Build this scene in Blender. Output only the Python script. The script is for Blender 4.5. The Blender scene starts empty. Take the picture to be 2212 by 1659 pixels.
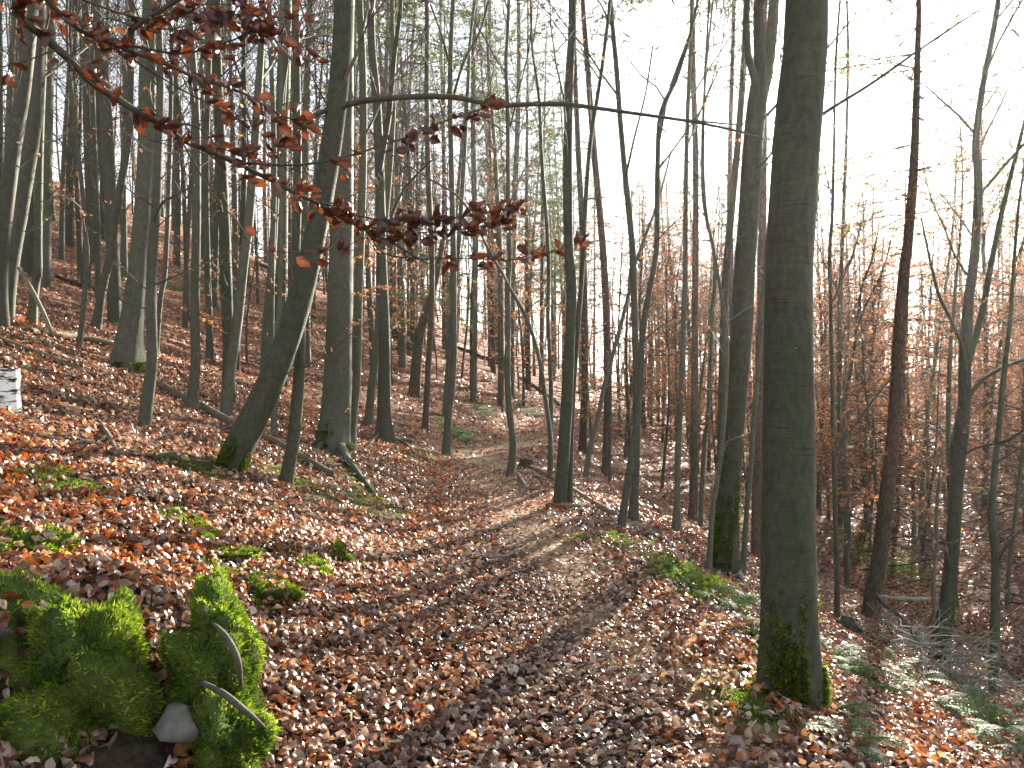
import bpy, math, random
import numpy as np
from mathutils import Vector

# ------------------------------------------------------------------ camera, sky, sun, exposure
sc = bpy.context.scene
CAMZ = 1.6
F = 1670.0                      # focal length in units of the 2212 x 1659 survey grid
CX, CY = 1106.0, 830.0
cam = bpy.data.objects.new('camera', bpy.data.cameras.new('camera'))
sc.collection.objects.link(cam)
cam.location = (0, 0, CAMZ)
cam.rotation_euler = (math.radians(90), 0, 0)
cam.data.angle = 2 * math.atan(1106.0 / F)
cam.data.clip_end = 3000
cam.data.clip_start = 0.05
sc.camera = cam

SUN_AZ, SUN_EL = math.radians(27.8), math.radians(17.5)
SDIR = Vector((math.sin(SUN_AZ) * math.cos(SUN_EL), math.cos(SUN_AZ) * math.cos(SUN_EL), math.sin(SUN_EL)))
world = bpy.data.worlds.new('World')
sc.world = world
world.use_nodes = True
wn, wl = world.node_tree.nodes, world.node_tree.links
wn.clear()
w_out = wn.new('ShaderNodeOutputWorld')
w_bg = wn.new('ShaderNodeBackground')
w_sky = wn.new('ShaderNodeTexSky')
w_sky.sky_type = 'NISHITA'
w_sky.sun_disc = False
w_sky.sun_elevation = SUN_EL
w_sky.sun_rotation = SUN_AZ
w_sky.air_density = 1.0
w_sky.dust_density = 0.4
w_sky.ozone_density = 1.0
w_bg.inputs['Strength'].default_value = 0.065
w_hs = wn.new('ShaderNodeHueSaturation')      # thin white cloud veils the blue
w_hs.inputs['Saturation'].default_value = 0.42
wl.new(w_sky.outputs[0], w_hs.inputs['Color'])
wl.new(w_hs.outputs[0], w_bg.inputs['Color'])
wl.new(w_bg.outputs[0], w_out.inputs['Surface'])
sun = bpy.data.objects.new('sun', bpy.data.lights.new('sun', 'SUN'))
sc.collection.objects.link(sun)
sun.data.energy = 5.0
sun.data.angle = math.radians(0.6)
sun.data.color = (1.0, 0.92, 0.79)
sun.rotation_euler = SDIR.to_track_quat('Z', 'Y').to_euler()
sun.location = SDIR * 60
sc.view_settings.view_transform = 'Standard'
sc.view_settings.look = 'None'
sc.view_settings.exposure = 2.65
sc.view_settings.gamma = 1.0
sc.cycles.max_bounces = 6
sc.cycles.transparent_max_bounces = 4
sc.cycles.use_denoising = True

# ------------------------------------------------------------------ numeric helpers
R = np.random.default_rng(11)
rnd = random.Random(5)
_tab = np.random.default_rng(3).random((256, 256))

def vnoise(x, y):
    x = np.asarray(x, float); y = np.asarray(y, float)
    xi = np.floor(x).astype(int); yi = np.floor(y).astype(int)
    fx = x - xi; fy = y - yi
    fx = fx * fx * (3 - 2 * fx); fy = fy * fy * (3 - 2 * fy)
    a = _tab[xi & 255, yi & 255]; b = _tab[(xi + 1) & 255, yi & 255]
    c = _tab[xi & 255, (yi + 1) & 255]; d = _tab[(xi + 1) & 255, (yi + 1) & 255]
    return (a * (1 - fx) + b * fx) * (1 - fy) + (c * (1 - fx) + d * fx) * fy - 0.5

def fbm(x, y, o=3):
    s = 0; a = 1.0
    for k in range(o):
        s = s + a * vnoise(x * 2 ** k + 17.3 * k, y * 2 ** k + 9.1 * k); a *= 0.5
    return s

_py = np.arange(-40, 260, 0.5)
_px = np.interp(_py, [-40, -5, 3.2, 6, 10, 14, 18, 22, 27, 34, 45, 60, 100, 260],
                [1.0, 0.3, 0.10, -0.05, -0.35, -0.62, -0.60, -0.25, 0.9, 3.0, 5.6, 8.5, 16, 40])
_px = np.convolve(np.pad(_px, 4, mode='edge'), np.ones(9) / 9, mode='valid')

def xc(y):
    return np.interp(y, _py, _px)

def sp(t, w):                   # soft ramp
    return w * np.logaddexp(0, np.asarray(t, float) / w)

def hgt(x, y):
    x = np.asarray(x, float); y = np.asarray(y, float)
    u = x - xc(y)
    L = sp(-u - 1.05, 0.12)
    left = 0.40 * L + 0.17 * (1 - np.exp(-L / 0.45)) - 0.20 * sp(L - 46, 6) - 0.17 * sp(L - 90, 8)
    Rr = sp(u - 1.25, 0.15)
    right = -0.47 * Rr + 0.65 * sp(Rr - 7.4, 0.5) - 0.13 * sp(Rr - 40, 8) - 0.03 * sp(Rr - 120, 8)
    off = np.clip((np.abs(u) - 0.7) / 1.5, 0.12, 1)
    dist = np.hypot(x, y)
    n = off * (0.10 * fbm(x * 1.1 + 5, y * 1.1, 3) + 0.28 * vnoise(x * 0.22, y * 0.22 + 40) * np.clip(dist / 12, .2, 1)) \
        + np.clip((dist - 25) / 40, 0, 1) * 1.6 * vnoise(x * .06 + 3, y * .06)
    path = -0.05 * np.exp(-(u / 0.8) ** 2)
    bed = -.28 * np.exp(-((u - 8.9 - .35 * np.sin(y * .5)) / .32) ** 2) * (np.abs(y) < 80)
    mound = .30 * np.exp(-(((x + 1.75) / .48) ** 2 + ((y - 3.35) / .50) ** 2)) - .10 * np.exp(-(((x + 1.5) / .5) ** 2 + ((y - 2.55) / .3) ** 2))
    return left + right + n + path + bed + mound

def ray(vx, vy, d):             # survey grid point at depth d -> world point
    return np.array([(vx - CX) / F * d, d, CAMZ - (vy - CY) / F * d])

_ds = np.concatenate([np.arange(1.8, 12, .02), np.arange(12, 40, .05), np.arange(40, 140, .2)])

def hit(vx, vy):                # depth at which the line of sight meets the ground
    g = hgt((vx - CX) / F * _ds, _ds) - (CAMZ - (vy - CY) / F * _ds)
    k = np.argmax(g > 0)
    return float(_ds[k]) if g[k] > 0 else 120.0

def gnd(vx, vy):
    d = hit(vx, vy)
    p = ray(vx, vy, d)
    p[2] = float(hgt(p[0], p[1]))
    return p

def gn(x, y):                   # ground normals
    e = 0.05
    nx = -(hgt(x + e, y) - hgt(x - e, y)) / (2 * e); ny = -(hgt(x, y + e) - hgt(x, y - e)) / (2 * e)
    n = np.stack([nx, ny, np.ones_like(nx)], -1)
    return n / np.linalg.norm(n, axis=-1, keepdims=True)

# ------------------------------------------------------------------ mesh builder
class MB:
    def __init__(s):
        s.v = []; s.t = []; s.q = []; s.c = []; s.n = 0; s.hascol = False
    def add(s, v, t=None, q=None, c=None):
        v = np.asarray(v, np.float32).reshape(-1, 3)
        s.v.append(v)
        if t is not None and len(t): s.t.append(np.asarray(t, np.int32).reshape(-1, 3) + s.n)
        if q is not None and len(q): s.q.append(np.asarray(q, np.int32).reshape(-1, 4) + s.n)
        if c is None: s.c.append(np.ones((len(v), 3), np.float32))
        else:
            s.hascol = True
            s.c.append(np.broadcast_to(np.asarray(c, np.float32), (len(v), 3)))
        s.n += len(v)
    def mesh(s, name, mat, smooth=False, origin=(0, 0, 0)):
        me = bpy.data.meshes.new(name)
        if s.n:
            v = np.concatenate(s.v) - np.asarray(origin, np.float32)
            t = np.concatenate(s.t) if s.t else np.zeros((0, 3), np.int32)
            q = np.concatenate(s.q) if s.q else np.zeros((0, 4), np.int32)
            me.vertices.add(len(v)); me.vertices.foreach_set('co', v.ravel())
            me.loops.add(t.size + q.size)
            me.loops.foreach_set('vertex_index', np.concatenate([t.ravel(), q.ravel()]))
            me.polygons.add(len(t) + len(q))
            ls = np.concatenate([np.arange(len(t)) * 3, t.size + np.arange(len(q)) * 4]).astype(np.int32)
            me.polygons.foreach_set('loop_start', ls)
            if smooth: me.polygons.foreach_set('use_smooth', np.ones(len(ls), bool))
            me.update(calc_edges=True)
            if s.hascol:
                ca = me.color_attributes.new('Col', 'FLOAT_COLOR', 'POINT')
                c = np.concatenate(s.c); c4 = np.ones((len(c), 4), np.float32); c4[:, :3] = c
                ca.data.foreach_set('color', c4.ravel())
        me.materials.append(mat)
        return me

def link(o, parent=None):
    sc.collection.objects.link(o)
    if parent is not None: o.parent = parent
    return o

def obj(name, mb, mat, parent=None, smooth=False, origin=(0, 0, 0), kind=None):
    me = mb if isinstance(mb, bpy.types.Mesh) else mb.mesh(name, mat, smooth, origin)
    o = bpy.data.objects.new(name, me)
    link(o, parent)
    if parent is None: o.location = origin
    if kind: o['kind'] = kind
    return o

def thing(name, label, cat, loc=(0, 0, 0), group=None):
    o = bpy.data.objects.new(name, None)
    link(o); o.location = loc; o.empty_display_size = .2
    return tag(o, label, cat, group)

def tag(o, label, cat, group=None):
    o['label'] = label; o['category'] = cat
    if group: o['group'] = group
    return o

def copy_tree(o, parent=None):
    c = o.copy(); sc.collection.objects.link(c); c.parent = parent
    for ch in list(o.children): copy_tree(ch, c)
    return c

def frames(P):
    P = np.asarray(P, float)
    T = np.gradient(P, axis=0); T /= np.linalg.norm(T, axis=1, keepdims=True) + 1e-9
    ref = np.array([1.0, 0, 0]) if abs(T[0][0]) < 0.8 else np.array([0, 1.0, 0])
    A = np.zeros_like(P); a = ref - T[0] * ref.dot(T[0])
    for i in range(len(P)):
        a = a - T[i] * a.dot(T[i]); a /= np.linalg.norm(a) + 1e-9; A[i] = a
    return T, A, np.cross(T, A)

def tube(mb, P, r, sides=8, rough=0.0, seed=0, flare=0.0, lobes=5, cap=True, col=None, fscale=.22):
    P = np.asarray(P, float); n = len(P); r = np.broadcast_to(np.asarray(r, float), (n,))
    T, A, B = frames(P)
    th = np.arange(sides) / sides * 2 * np.pi
    s = np.concatenate([[0], np.cumsum(np.linalg.norm(np.diff(P, axis=0), axis=1))])
    rr = r[:, None] * np.ones((1, sides))
    if rough:
        cx_, cy_ = np.cos(th) * 1.6 + seed * 7.1, np.sin(th) * 1.6
        rr = rr * (1 + rough * 2 * (fbm(cx_[None] + s[:, None] * .9, cy_[None] + s[:, None] * 1.3, 3)))
    if flare:
        h = np.maximum(s - 0.30, 0)
        f = flare * np.exp(-h / fscale)
        lob = 0.55 + 0.75 * np.cos(lobes * th + seed * 2.7) * .5 + .5 * np.cos(2 * th + seed)
        rr = rr * (1 + f[:, None] * np.maximum(lob, .05)[None])
    V = P[:, None] + rr[..., None] * (np.cos(th)[None, :, None] * A[:, None] + np.sin(th)[None, :, None] * B[:, None])
    i = np.arange(n - 1)[:, None] * sides; j = np.arange(sides)[None]; k = (j + 1) % sides
    q = np.stack([i + j, i + k, i + sides + k, i + sides + j], -1).reshape(-1, 4)
    V = V.reshape(-1, 3); t = None
    if cap:
        V = np.vstack([V, P[-1], P[0]]); c0 = n * sides
        b = (n - 1) * sides; j = np.arange(sides); k = (j + 1) % sides
        t = np.vstack([np.stack([b + j, b + k, np.full(sides, c0)], -1), np.stack([k, j, np.full(sides, c0 + 1)], -1)])
    mb.add(V, t, q, col)

def tubes(mb, P, r, sides=3, col=None):
    """many polylines with the same number of points at once: P (N,K,3), r (N,K)"""
    P = np.asarray(P, float); r = np.asarray(r, float)
    if not len(P): return
    N, K, _ = P.shape
    T = np.gradient(P, axis=1); T /= np.linalg.norm(T, axis=2, keepdims=True) + 1e-9
    ref = np.where(np.abs(T[..., 2:3]) < .9, np.array([0, 0, 1.0]), np.array([1.0, 0, 0]))
    A = np.cross(T, ref); A /= np.linalg.norm(A, axis=2, keepdims=True) + 1e-9
    B = np.cross(T, A)
    th = np.arange(sides) / sides * 2 * np.pi
    V = P[:, :, None] + r[:, :, None, None] * (np.cos(th)[:, None] * A[:, :, None] + np.sin(th)[:, None] * B[:, :, None])
    b = (np.arange(N) * K * sides)[:, None, None]; i = (np.arange(K - 1) * sides)[None, :, None]
    j = np.arange(sides)[None, None]; k = (j + 1) % sides
    q = np.stack([b + i + j, b + i + k, b + i + sides + k, b + i + sides + j], -1).reshape(-1, 4)
    mb.add(V.reshape(-1, 3), None, q, col if col is None else np.repeat(np.asarray(col), K * sides, 0))

def catmull(P, step):
    P = np.asarray(P, float)
    Q = np.vstack([2 * P[0] - P[1], P, 2 * P[-1] - P[-2]])
    out = []
    for i in range(1, len(Q) - 2):
        m = max(1, int(math.ceil(np.linalg.norm((P[i] - P[i - 1])[:3]) / step)))
        t = (np.arange(m) / m)[:, None]
        a, b, c, d = Q[i - 1], Q[i], Q[i + 1], Q[i + 2]
        out.append(.5 * (2 * b + (c - a) * t + (2 * a - 5 * b + 4 * c - d) * t ** 2 + (3 * b - a - 3 * c + d) * t ** 3))
    out.append(P[-1:])
    return np.vstack(out)

def inst(mb, tv, tt, pos, X, Y, Z, scale, col):
    """copies of a small template with per-copy axes, size and colour, joined"""
    N = len(pos)
    if not N: return
    tv = np.asarray(tv, float); tt = np.asarray(tt)
    sc3 = np.asarray(scale, float).reshape(N, -1, 1) if np.ndim(scale) == 2 else np.asarray(scale, float).reshape(N, 1, 1)
    if np.ndim(scale) == 2:
        lv = tv[None] * np.asarray(scale)[:, None, :]
    else:
        lv = tv[None] * sc3
    V = pos[:, None] + lv[..., 0:1] * X[:, None] + lv[..., 1:2] * Y[:, None] + lv[..., 2:3] * Z[:, None]
    t = (np.arange(N) * len(tv))[:, None, None] + tt[None]
    mb.add(V.reshape(-1, 3), t.reshape(-1, 3), None, np.repeat(col, len(tv), 0))

def axes(Z, yaw):
    """right-handed axes with given normals and a turn about them"""
    ref = np.where(np.abs(Z[:, 0:1]) < .9, np.array([1.0, 0, 0]), np.array([0, 1.0, 0]))
    X = np.cross(ref, Z); X /= np.linalg.norm(X, axis=1, keepdims=True); Y = np.cross(Z, X)
    c, s = np.cos(yaw)[:, None], np.sin(yaw)[:, None]
    return X * c + Y * s, Y * c - X * s, Z

# leaf templates: length 1 along x, width .6 along y, curled
def leaf_tpl(n, fold, curl, twist=0.0):
    xs = np.linspace(0, 1, n + 2)
    w = .31 * np.sin(np.pi * xs ** .82) ** .95
    v = []; t = []
    for i, x in enumerate(xs):
        zc = curl * (x - .5) ** 2 * 4 - curl
        if i in (0, n + 1): v.append((x - .5, 0, zc)); continue
        tw = twist * (x - .5)
        v += [(x - .5, w[i], zc + fold * w[i] + tw * w[i] * 3), (x - .5, 0, zc), (x - .5, -w[i], zc + fold * w[i] - tw * w[i] * 3)]
    t += [(0, 2, 1), (0, 3, 2)]
    for i in range(n - 1):
        a = 1 + 3 * i; b = a + 3
        t += [(a, a + 1, b + 1), (a, b + 1, b), (a + 1, a + 2, b + 2), (a + 1, b + 2, b + 1)]
    a = 1 + 3 * (n - 1); e = len(v) - 1
    t += [(a, a + 1, e), (a + 1, a + 2, e)]
    return np.array(v), np.array(t)
def ragged(tpl, seed, amt=.05):
    r2 = np.random.default_rng(seed); v, t = tpl; v = v.copy(); v[:, 2] += r2.normal(0, amt, len(v)); v[:, 1] *= 1 + r2.normal(0, .13, len(v)); v[:, 0] += r2.normal(0, .03, len(v)); return v, t
LEAF_FINE = [ragged(leaf_tpl(3, f_, c_, t_), k_) for k_, (f_, c_, t_) in enumerate(((.5, .15, 0), (.15, -.12, .4), (.9, .28, .1), (-.5, .2, -.5), (.25, .05, .2), (1.2, .1, .3), (-.8, -.25, .2), (.6, .35, -.4)))]
LEAF_MID = [leaf_tpl(1, .5, .15), leaf_tpl(1, -.3, .1), leaf_tpl(1, .2, .25)]
LEAF_FAR = (np.array([(-.5, 0, 0), (0, .3, .06), (.5, 0, .05), (0, -.3, .1)]), np.array([(0, 2, 1), (0, 3, 2)]))

# ------------------------------------------------------------------ materials
def mat_new(name):
    m = bpy.data.materials.new(name); m.use_nodes = True
    n, l = m.node_tree.nodes, m.node_tree.links
    n.clear()
    out = n.new('ShaderNodeOutputMaterial'); b = n.new('ShaderNodeBsdfPrincipled')
    l.new(b.outputs[0], out.inputs[0])
    return m, n, l, b, out

def ramp(n, stops, interp='LINEAR'):
    r = n.new('ShaderNodeValToRGB'); e = r.color_ramp.elements; r.color_ramp.interpolation = interp
    while len(e) < len(stops): e.new(.5)
    for k, (p, c) in enumerate(stops): e[k].position = p; e[k].color = (*c, 1)
    return r

def mixc(n, l, fac, a, b, mode='MIX'):
    m = n.new('ShaderNodeMix'); m.data_type = 'RGBA'; m.blend_type = mode
    for s, v in ((m.inputs[0], fac), (m.inputs[6], a), (m.inputs[7], b)):
        if hasattr(v, 'links'): l.new(v, s)
        else: s.default_value = v if not isinstance(v, tuple) else (*v, 1)
    return m.outputs[2]

def noise(n, l, vec, scale, detail=3, rough=.55, sub=None):
    t = n.new('ShaderNodeTexNoise'); t.inputs['Scale'].default_value = scale; t.inputs['Detail'].default_value = detail
    t.inputs['Roughness'].default_value = rough
    if sub is not None:
        mp = n.new('ShaderNodeMapping'); mp.inputs['Scale'].default_value = sub; l.new(vec, mp.inputs[0]); vec = mp.outputs[0]
    l.new(vec, t.inputs['Vector'])
    return t.outputs['Fac']

def objcoord(n): return n.new('ShaderNodeTexCoord').outputs['Object']

def bumpn(n, l, h, strength, dist, bsdf):
    b = n.new('ShaderNodeBump'); b.inputs['Strength'].default_value = strength; b.inputs['Distance'].default_value = dist
    l.new(h, b.inputs['Height']); l.new(b.outputs[0], bsdf.inputs['Normal'])

def bark_mat(name, dark, lite, algae, amt, ring=True, fur=False, lich_at=.70):
    m, n, l, b, out = mat_new(name)
    co = objcoord(n)
    oi = n.new('ShaderNodeObjectInfo')
    big = noise(n, l, co, 2.2, 4, .6, (1, 1, .35))
    fine = noise(n, l, co, 26, 4, .65, (1, 1, .5))
    r1 = ramp(n, [(.30, dark), (.72, lite)]); l.new(fine, r1.inputs[0])
    r2 = ramp(n, [(.5 - amt * .5, (1, 1, 1)), (.5 + .22 - amt * .3, (0, 0, 0))]); l.new(big, r2.inputs[0])
    c = mixc(n, l, r2.outputs[0], r1.outputs[0], algae)
    if ring:      # faint horizontal wrinkles and lenticels of beech bark
        rg = noise(n, l, co, 7, 3, .6, (.5, .5, 9))
        r3 = ramp(n, [(.30, (.45, .45, .42)), (.40, (1, 1, 1))]); l.new(rg, r3.inputs[0])
        c = mixc(n, l, .75, c, r3.outputs[0], 'MULTIPLY')
        lich = noise(n, l, co, 24, 3, .6)
        r4 = ramp(n, [(lich_at, (0, 0, 0)), (lich_at + .03, (1, 1, 1))]); l.new(lich, r4.inputs[0])
        c = mixc(n, l, r4.outputs[0], c, (.30, .31, .25))
    if fur:       # scaly plates
        vo = n.new('ShaderNodeTexVoronoi'); vo.feature = 'DISTANCE_TO_EDGE'; vo.inputs['Scale'].default_value = 16
        mp = n.new('ShaderNodeMapping'); mp.inputs['Scale'].default_value = (1.4, 1.4, .35); l.new(co, mp.inputs[0]); l.new(mp.outputs[0], vo.inputs['Vector'])
        r5 = ramp(n, [(.0, (.35, .3, .28)), (.16, (1, 1, 1))]); l.new(vo.outputs['Distance'], r5.inputs[0])
        c = mixc(n, l, .85, c, r5.outputs[0], 'MULTIPLY')
    hs = n.new('ShaderNodeHueSaturation')
    mr = n.new('ShaderNodeMapRange'); mr.inputs[3].default_value = .75; mr.inputs[4].default_value = 1.25
    l.new(oi.outputs['Random'], mr.inputs[0]); l.new(mr.outputs[0], hs.inputs['Value'])
    l.new(c, hs.inputs['Color']); l.new(hs.outputs[0], b.inputs['Base Color'])
    b.inputs['Roughness'].default_value = .8; b.inputs['Specular IOR Level'].default_value = .3
    if fur:
        bumpn(n, l, vo.outputs['Distance'], .8, .02, b)
    else:
        ad = n.new('ShaderNodeMath'); ad.operation = 'ADD'; l.new(fine, ad.inputs[0]); l.new(rg if ring else big, ad.inputs[1])
        bumpn(n, l, ad.outputs[0], .55, .012, b)
    return m

M = {}
M['beech'] = bark_mat('beech_bark', (.064, .065, .046), (.125, .124, .090), (.052, .068, .027), .55)
M['beech_green'] = bark_mat('green_beech_bark', (.036, .042, .024), (.085, .090, .055), (.030, .050, .015), .8, True, False, .76)
M['spruce'] = bark_mat('spruce_bark', (.085, .048, .035), (.200, .125, .095), (.075, .075, .045), .25, False, True)
M['twig'] = bark_mat('twig_bark', (.075, .062, .048), (.15, .13, .105), (.07, .075, .045), .3, False)
M['dark_twig'] = bark_mat('dark_twig_bark', (.038, .032, .025), (.095, .083, .066), (.05, .055, .03), .2, False)
M['log'] = bark_mat('dead_wood', (.085, .058, .038), (.27, .19, .125), (.10, .105, .05), .35, False)
M['pale_wood'] = bark_mat('pale_dead_wood', (.20, .185, .16), (.42, .40, .36), (.14, .16, .09), .2, False)
M['dark_wood'] = bark_mat('dark_dead_wood', (.035, .028, .022), (.10, .08, .06), (.05, .065, .025), .3, False)

def leaf_mat(name, trans=.35, rough=.42, spec=.5, vcol=True, colour=(.3, .1, .04), randomise=False, tint=(1.3, .88, .5)):
    m, n, l, b, out = mat_new(name)
    if vcol:
        a = n.new('ShaderNodeAttribute'); a.attribute_name = 'Col'; c = a.outputs['Color']
    else:
        rg = n.new('ShaderNodeRGB'); rg.outputs[0].default_value = (*colour, 1); c = rg.outputs[0]
    if randomise:
        oi = n.new('ShaderNodeObjectInfo')
        r = ramp(n, [(0, (.6, .45, .4)), (.45, (1, .8, .75)), (.75, (1.5, 1.1, .8)), (1, (1.5, 1.5, 1.4))]); l.new(oi.outputs['Random'], r.inputs[0])
        c = mixc(n, l, 1.0, c, r.outputs[0], 'MULTIPLY')
    l.new(c, b.inputs['Base Color']); b.inputs['Roughness'].default_value = rough; b.inputs['Specular IOR Level'].default_value = spec
    t = n.new('ShaderNodeBsdfTranslucent'); l.new(mixc(n, l, 1.0, c, tint, 'MULTIPLY'), t.inputs[0])
    mx = n.new('ShaderNodeMixShader'); mx.inputs[0].default_value = trans
    l.new(b.outputs[0], mx.inputs[1]); l.new(t.outputs[0], mx.inputs[2]); l.new(mx.outputs[0], out.inputs[0])
    return m
M['litter'] = leaf_mat('fallen_leaf', .30, .36, .65)
M['orange'] = leaf_mat('orange_beech_leaf', .6, .5, .4, tint=(1.25, 1.0, .7))
M['branch_leaf'] = leaf_mat('curled_brown_leaf', .12, .35, .5, False, (.085, .032, .018), True)
M['needle'] = leaf_mat('conifer_needle', .3, .5, .3, tint=(1.2, 1.3, .7))
M['moss'] = leaf_mat('moss', .45, .7, .2, tint=(1.3, 1.4, .6))
M['fern'] = leaf_mat('fern_green', .4, .6, .25, tint=(1.2, 1.4, .6))

def ground_mat():
    m, n, l, b, out = mat_new('leaf_covered_soil')
    co = objcoord(n)
    a = n.new('ShaderNodeAttribute'); a.attribute_name = 'Col'
    sep = n.new('ShaderNodeSeparateColor'); l.new(a.outputs['Color'], sep.inputs[0])
    vo = n.new('ShaderNodeTexVoronoi'); vo.inputs['Scale'].default_value = 15
    wob = n.new('ShaderNodeMix'); wob.data_type = 'VECTOR'; wob.inputs[0].default_value = .04
    nz = n.new('ShaderNodeTexNoise'); nz.inputs['Scale'].default_value = 30; l.new(co, nz.inputs['Vector'])
    l.new(co, wob.inputs[4]); l.new(nz.outputs['Color'], wob.inputs[5]); l.new(wob.outputs[1], vo.inputs['Vector'])
    sv = n.new('ShaderNodeSeparateColor'); l.new(vo.outputs['Color'], sv.inputs[0])
    r = ramp(n, [(0, (.05, .024, .015)), (.25, (.15, .055, .03)), (.5, (.24, .09, .04)), (.7, (.32, .17, .10)), (.88, (.42, .30, .22)), (1, (.36, .12, .035))])
    l.new(sv.outputs[0], r.inputs[0])
    sand = ramp(n, [(.3, (.20, .13, .075)), (.7, (.42, .31, .19))]); l.new(noise(n, l, co, 22, 4, .7), sand.inputs[0])
    c = mixc(n, l, sep.outputs[0], r.outputs[0], sand.outputs[0])
    mo = ramp(n, [(.3, (.035, .06, .012)), (.7, (.12, .16, .03))]); l.new(noise(n, l, co, 30, 4, .7), mo.inputs[0])
    c = mixc(n, l, sep.outputs[1], c, mo.outputs[0])
    hum = ramp(n, [(.3, (.02, .014, .01)), (.7, (.07, .048, .032))]); l.new(noise(n, l, co, 25, 4, .7), hum.inputs[0])
    c = mixc(n, l, sep.outputs[2], c, hum.outputs[0])
    l.new(c, b.inputs['Base Color']); b.inputs['Roughness'].default_value = .9; b.inputs['Specular IOR Level'].default_value = .15
    bumpn(n, l, vo.outputs['Distance'], .6, .03, b)
    return m
M['ground'] = ground_mat()

# ------------------------------------------------------------------ the ground
# worn sandy patches along the trodden line and moss patches (survey grid points on the ground)
BARE = [(gnd(*p), r) for p, r in (((1020, 1035), .55), ((1050, 1005), .7), ((1000, 975), .7), ((1090, 1085), .38), ((1120, 1118), .40), ((1190, 1175), .40),
        ((1060, 1050), .5), ((1010, 1010), .7), ((1150, 1145), .35), ((1230, 1210), .3), ((1260, 1260), .28), ((1020, 990), .8), ((1100, 960), .8), ((1140, 945), .9), ((1290, 1335), .30), ((1400, 1420), .30), ((1530, 1480), .30), ((1560, 1560), .28), ((1250, 1150), .3), ((1350, 1370), .25), ((960, 1000), .4))]
MOSSY = [(gnd(*p), r) for p, r in (((385, 1120), .20), ((440, 1160), .16), ((130, 1030), .30), ((180, 1045), .2), ((640, 1050), .25), ((700, 1075), .2), ((780, 1085), .25),
        ((830, 1110), .2), ((880, 985), .35), ((905, 975), .3), ((1000, 935), .4), ((950, 900), .5), ((1640, 1480), .2), ((1500, 1290), .3), ((1610, 1520), .25),
        ((1150, 890), .8), ((1040, 880), .7), ((985, 940), .5), ((420, 1020), .3), ((430, 1010), .25), ((600, 1020), .3), ((220, 480), .9), ((470, 640), .8),
        ((360, 620), .8), ((750, 1010), .25), ((765, 1035), .22), ((785, 1058), .2), ((805, 1080), .2), ((735, 985), .3), ((845, 1105), .2), ((1255, 1165), .15), ((130, 480), .8), ((690, 690), .8), ((560, 1310), .12), ((480, 1230), .15), ((640, 1210), .15))]

def blobs(lst, x, y, k=1.0):
    s = np.zeros(np.shape(x))
    for p, r in lst:
        s = np.maximum(s, np.exp(-(((x - p[0]) / (r * 1.0)) ** 2 + ((y - p[1]) / (r * 1.6)) ** 2) * k))
    return s

def sinhgrid(lo, hi, n, a):
    t = np.linspace(math.asinh(lo / a), math.asinh(hi / a), n)
    return np.sinh(t) * a
gx = sinhgrid(-420, 520, 340, 2.4)
gy = 2.5 + sinhgrid(-60, 700, 340, 3.0)
GX, GY = np.meshgrid(gx, gy)
GZ = hgt(GX, GY)
nx_, ny_ = len(gx), len(gy)
idx = np.arange(nx_ * ny_).reshape(ny_, nx_)
gq = np.stack([idx[:-1, :-1], idx[:-1, 1:], idx[1:, 1:], idx[1:, :-1]], -1).reshape(-1, 4)
gcol = np.zeros((nx_ * ny_, 3))
gcol[:, 0] = np.clip(blobs(BARE, GX, GY) * 1.3 + .6 * fbm(GX * 3, GY * 3), 0, 1).ravel() * (blobs(BARE, GX, GY, .4).ravel() > .2)
gcol[:, 1] = np.clip((blobs(MOSSY, GX, GY) + .5 * fbm(GX * 4, GY * 4) - .3) * 2.5, 0, 1).ravel() * (blobs(MOSSY, GX, GY, .5).ravel() > .2)
gdist = np.hypot(GX, GY).ravel()
gcol[:, 2] = np.clip(1.5 - gdist / 12, 0, 1) * (1 - gcol[:, 0])
mb = MB(); mb.add(np.stack([GX, GY, GZ], -1), None, gq, gcol)
ground = obj('ground', mb, M['ground'], None, True, kind='structure')
ground['label'] = 'steep leaf strewn forest floor with a trodden footpath along the slope'

# ------------------------------------------------------------------ fallen leaves
PAL = np.array([(.40, .28, .20), (.56, .44, .34), (.25, .145, .09), (.155, .070, .040), (.20, .070, .030), (.42, .145, .030), (.060, .032, .021), (.30, .22, .19), (.32, .105, .025)])
PALP = np.array([.17, .12, .16, .16, .12, .05, .11, .07, .04])
PATHP = np.array([.28, .26, .18, .08, .04, .02, .06, .07, .01])

def leaf_cols(x, y):
    u = x - xc(y)
    onp = np.clip(1 - np.abs(u - .45) / .75, 0, 1) * np.clip((9.5 - y) / 4, .35, 1)
    k = np.where(R.random(len(x)) < onp, R.choice(len(PAL), len(x), p=PATHP), R.choice(len(PAL), len(x), p=PALP))
    # drifts of fresh orange leaves
    fresh = (fbm(x * .5 + 30, y * .5, 2) + .25 * np.exp(-((x + .6) / 1.3) ** 2 - ((y - 9) / 4) ** 2) > .2) & (R.random(len(x)) < .4)
    k = np.where(fresh, R.choice([4, 5, 8], len(x)), k)
    return PAL[k] * R.uniform(.75, 1.25, (len(x), 1)) * R.uniform(.93, 1.07, (len(x), 3))

def scatter(d0, d1, dens, side=1.12):
    """ground points with even density per square metre between two depths, inside a widened view wedge"""
    w = side * 1106 / F
    A = w * (d1 * d1 - d0 * d0) + (d1 - d0) * 1.2
    N = int(A * dens)
    y = np.sqrt(R.uniform(d0 * d0, d1 * d1, N)); x = R.uniform(-1, 1, N) * (w * y + .6)
    return x, y

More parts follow.
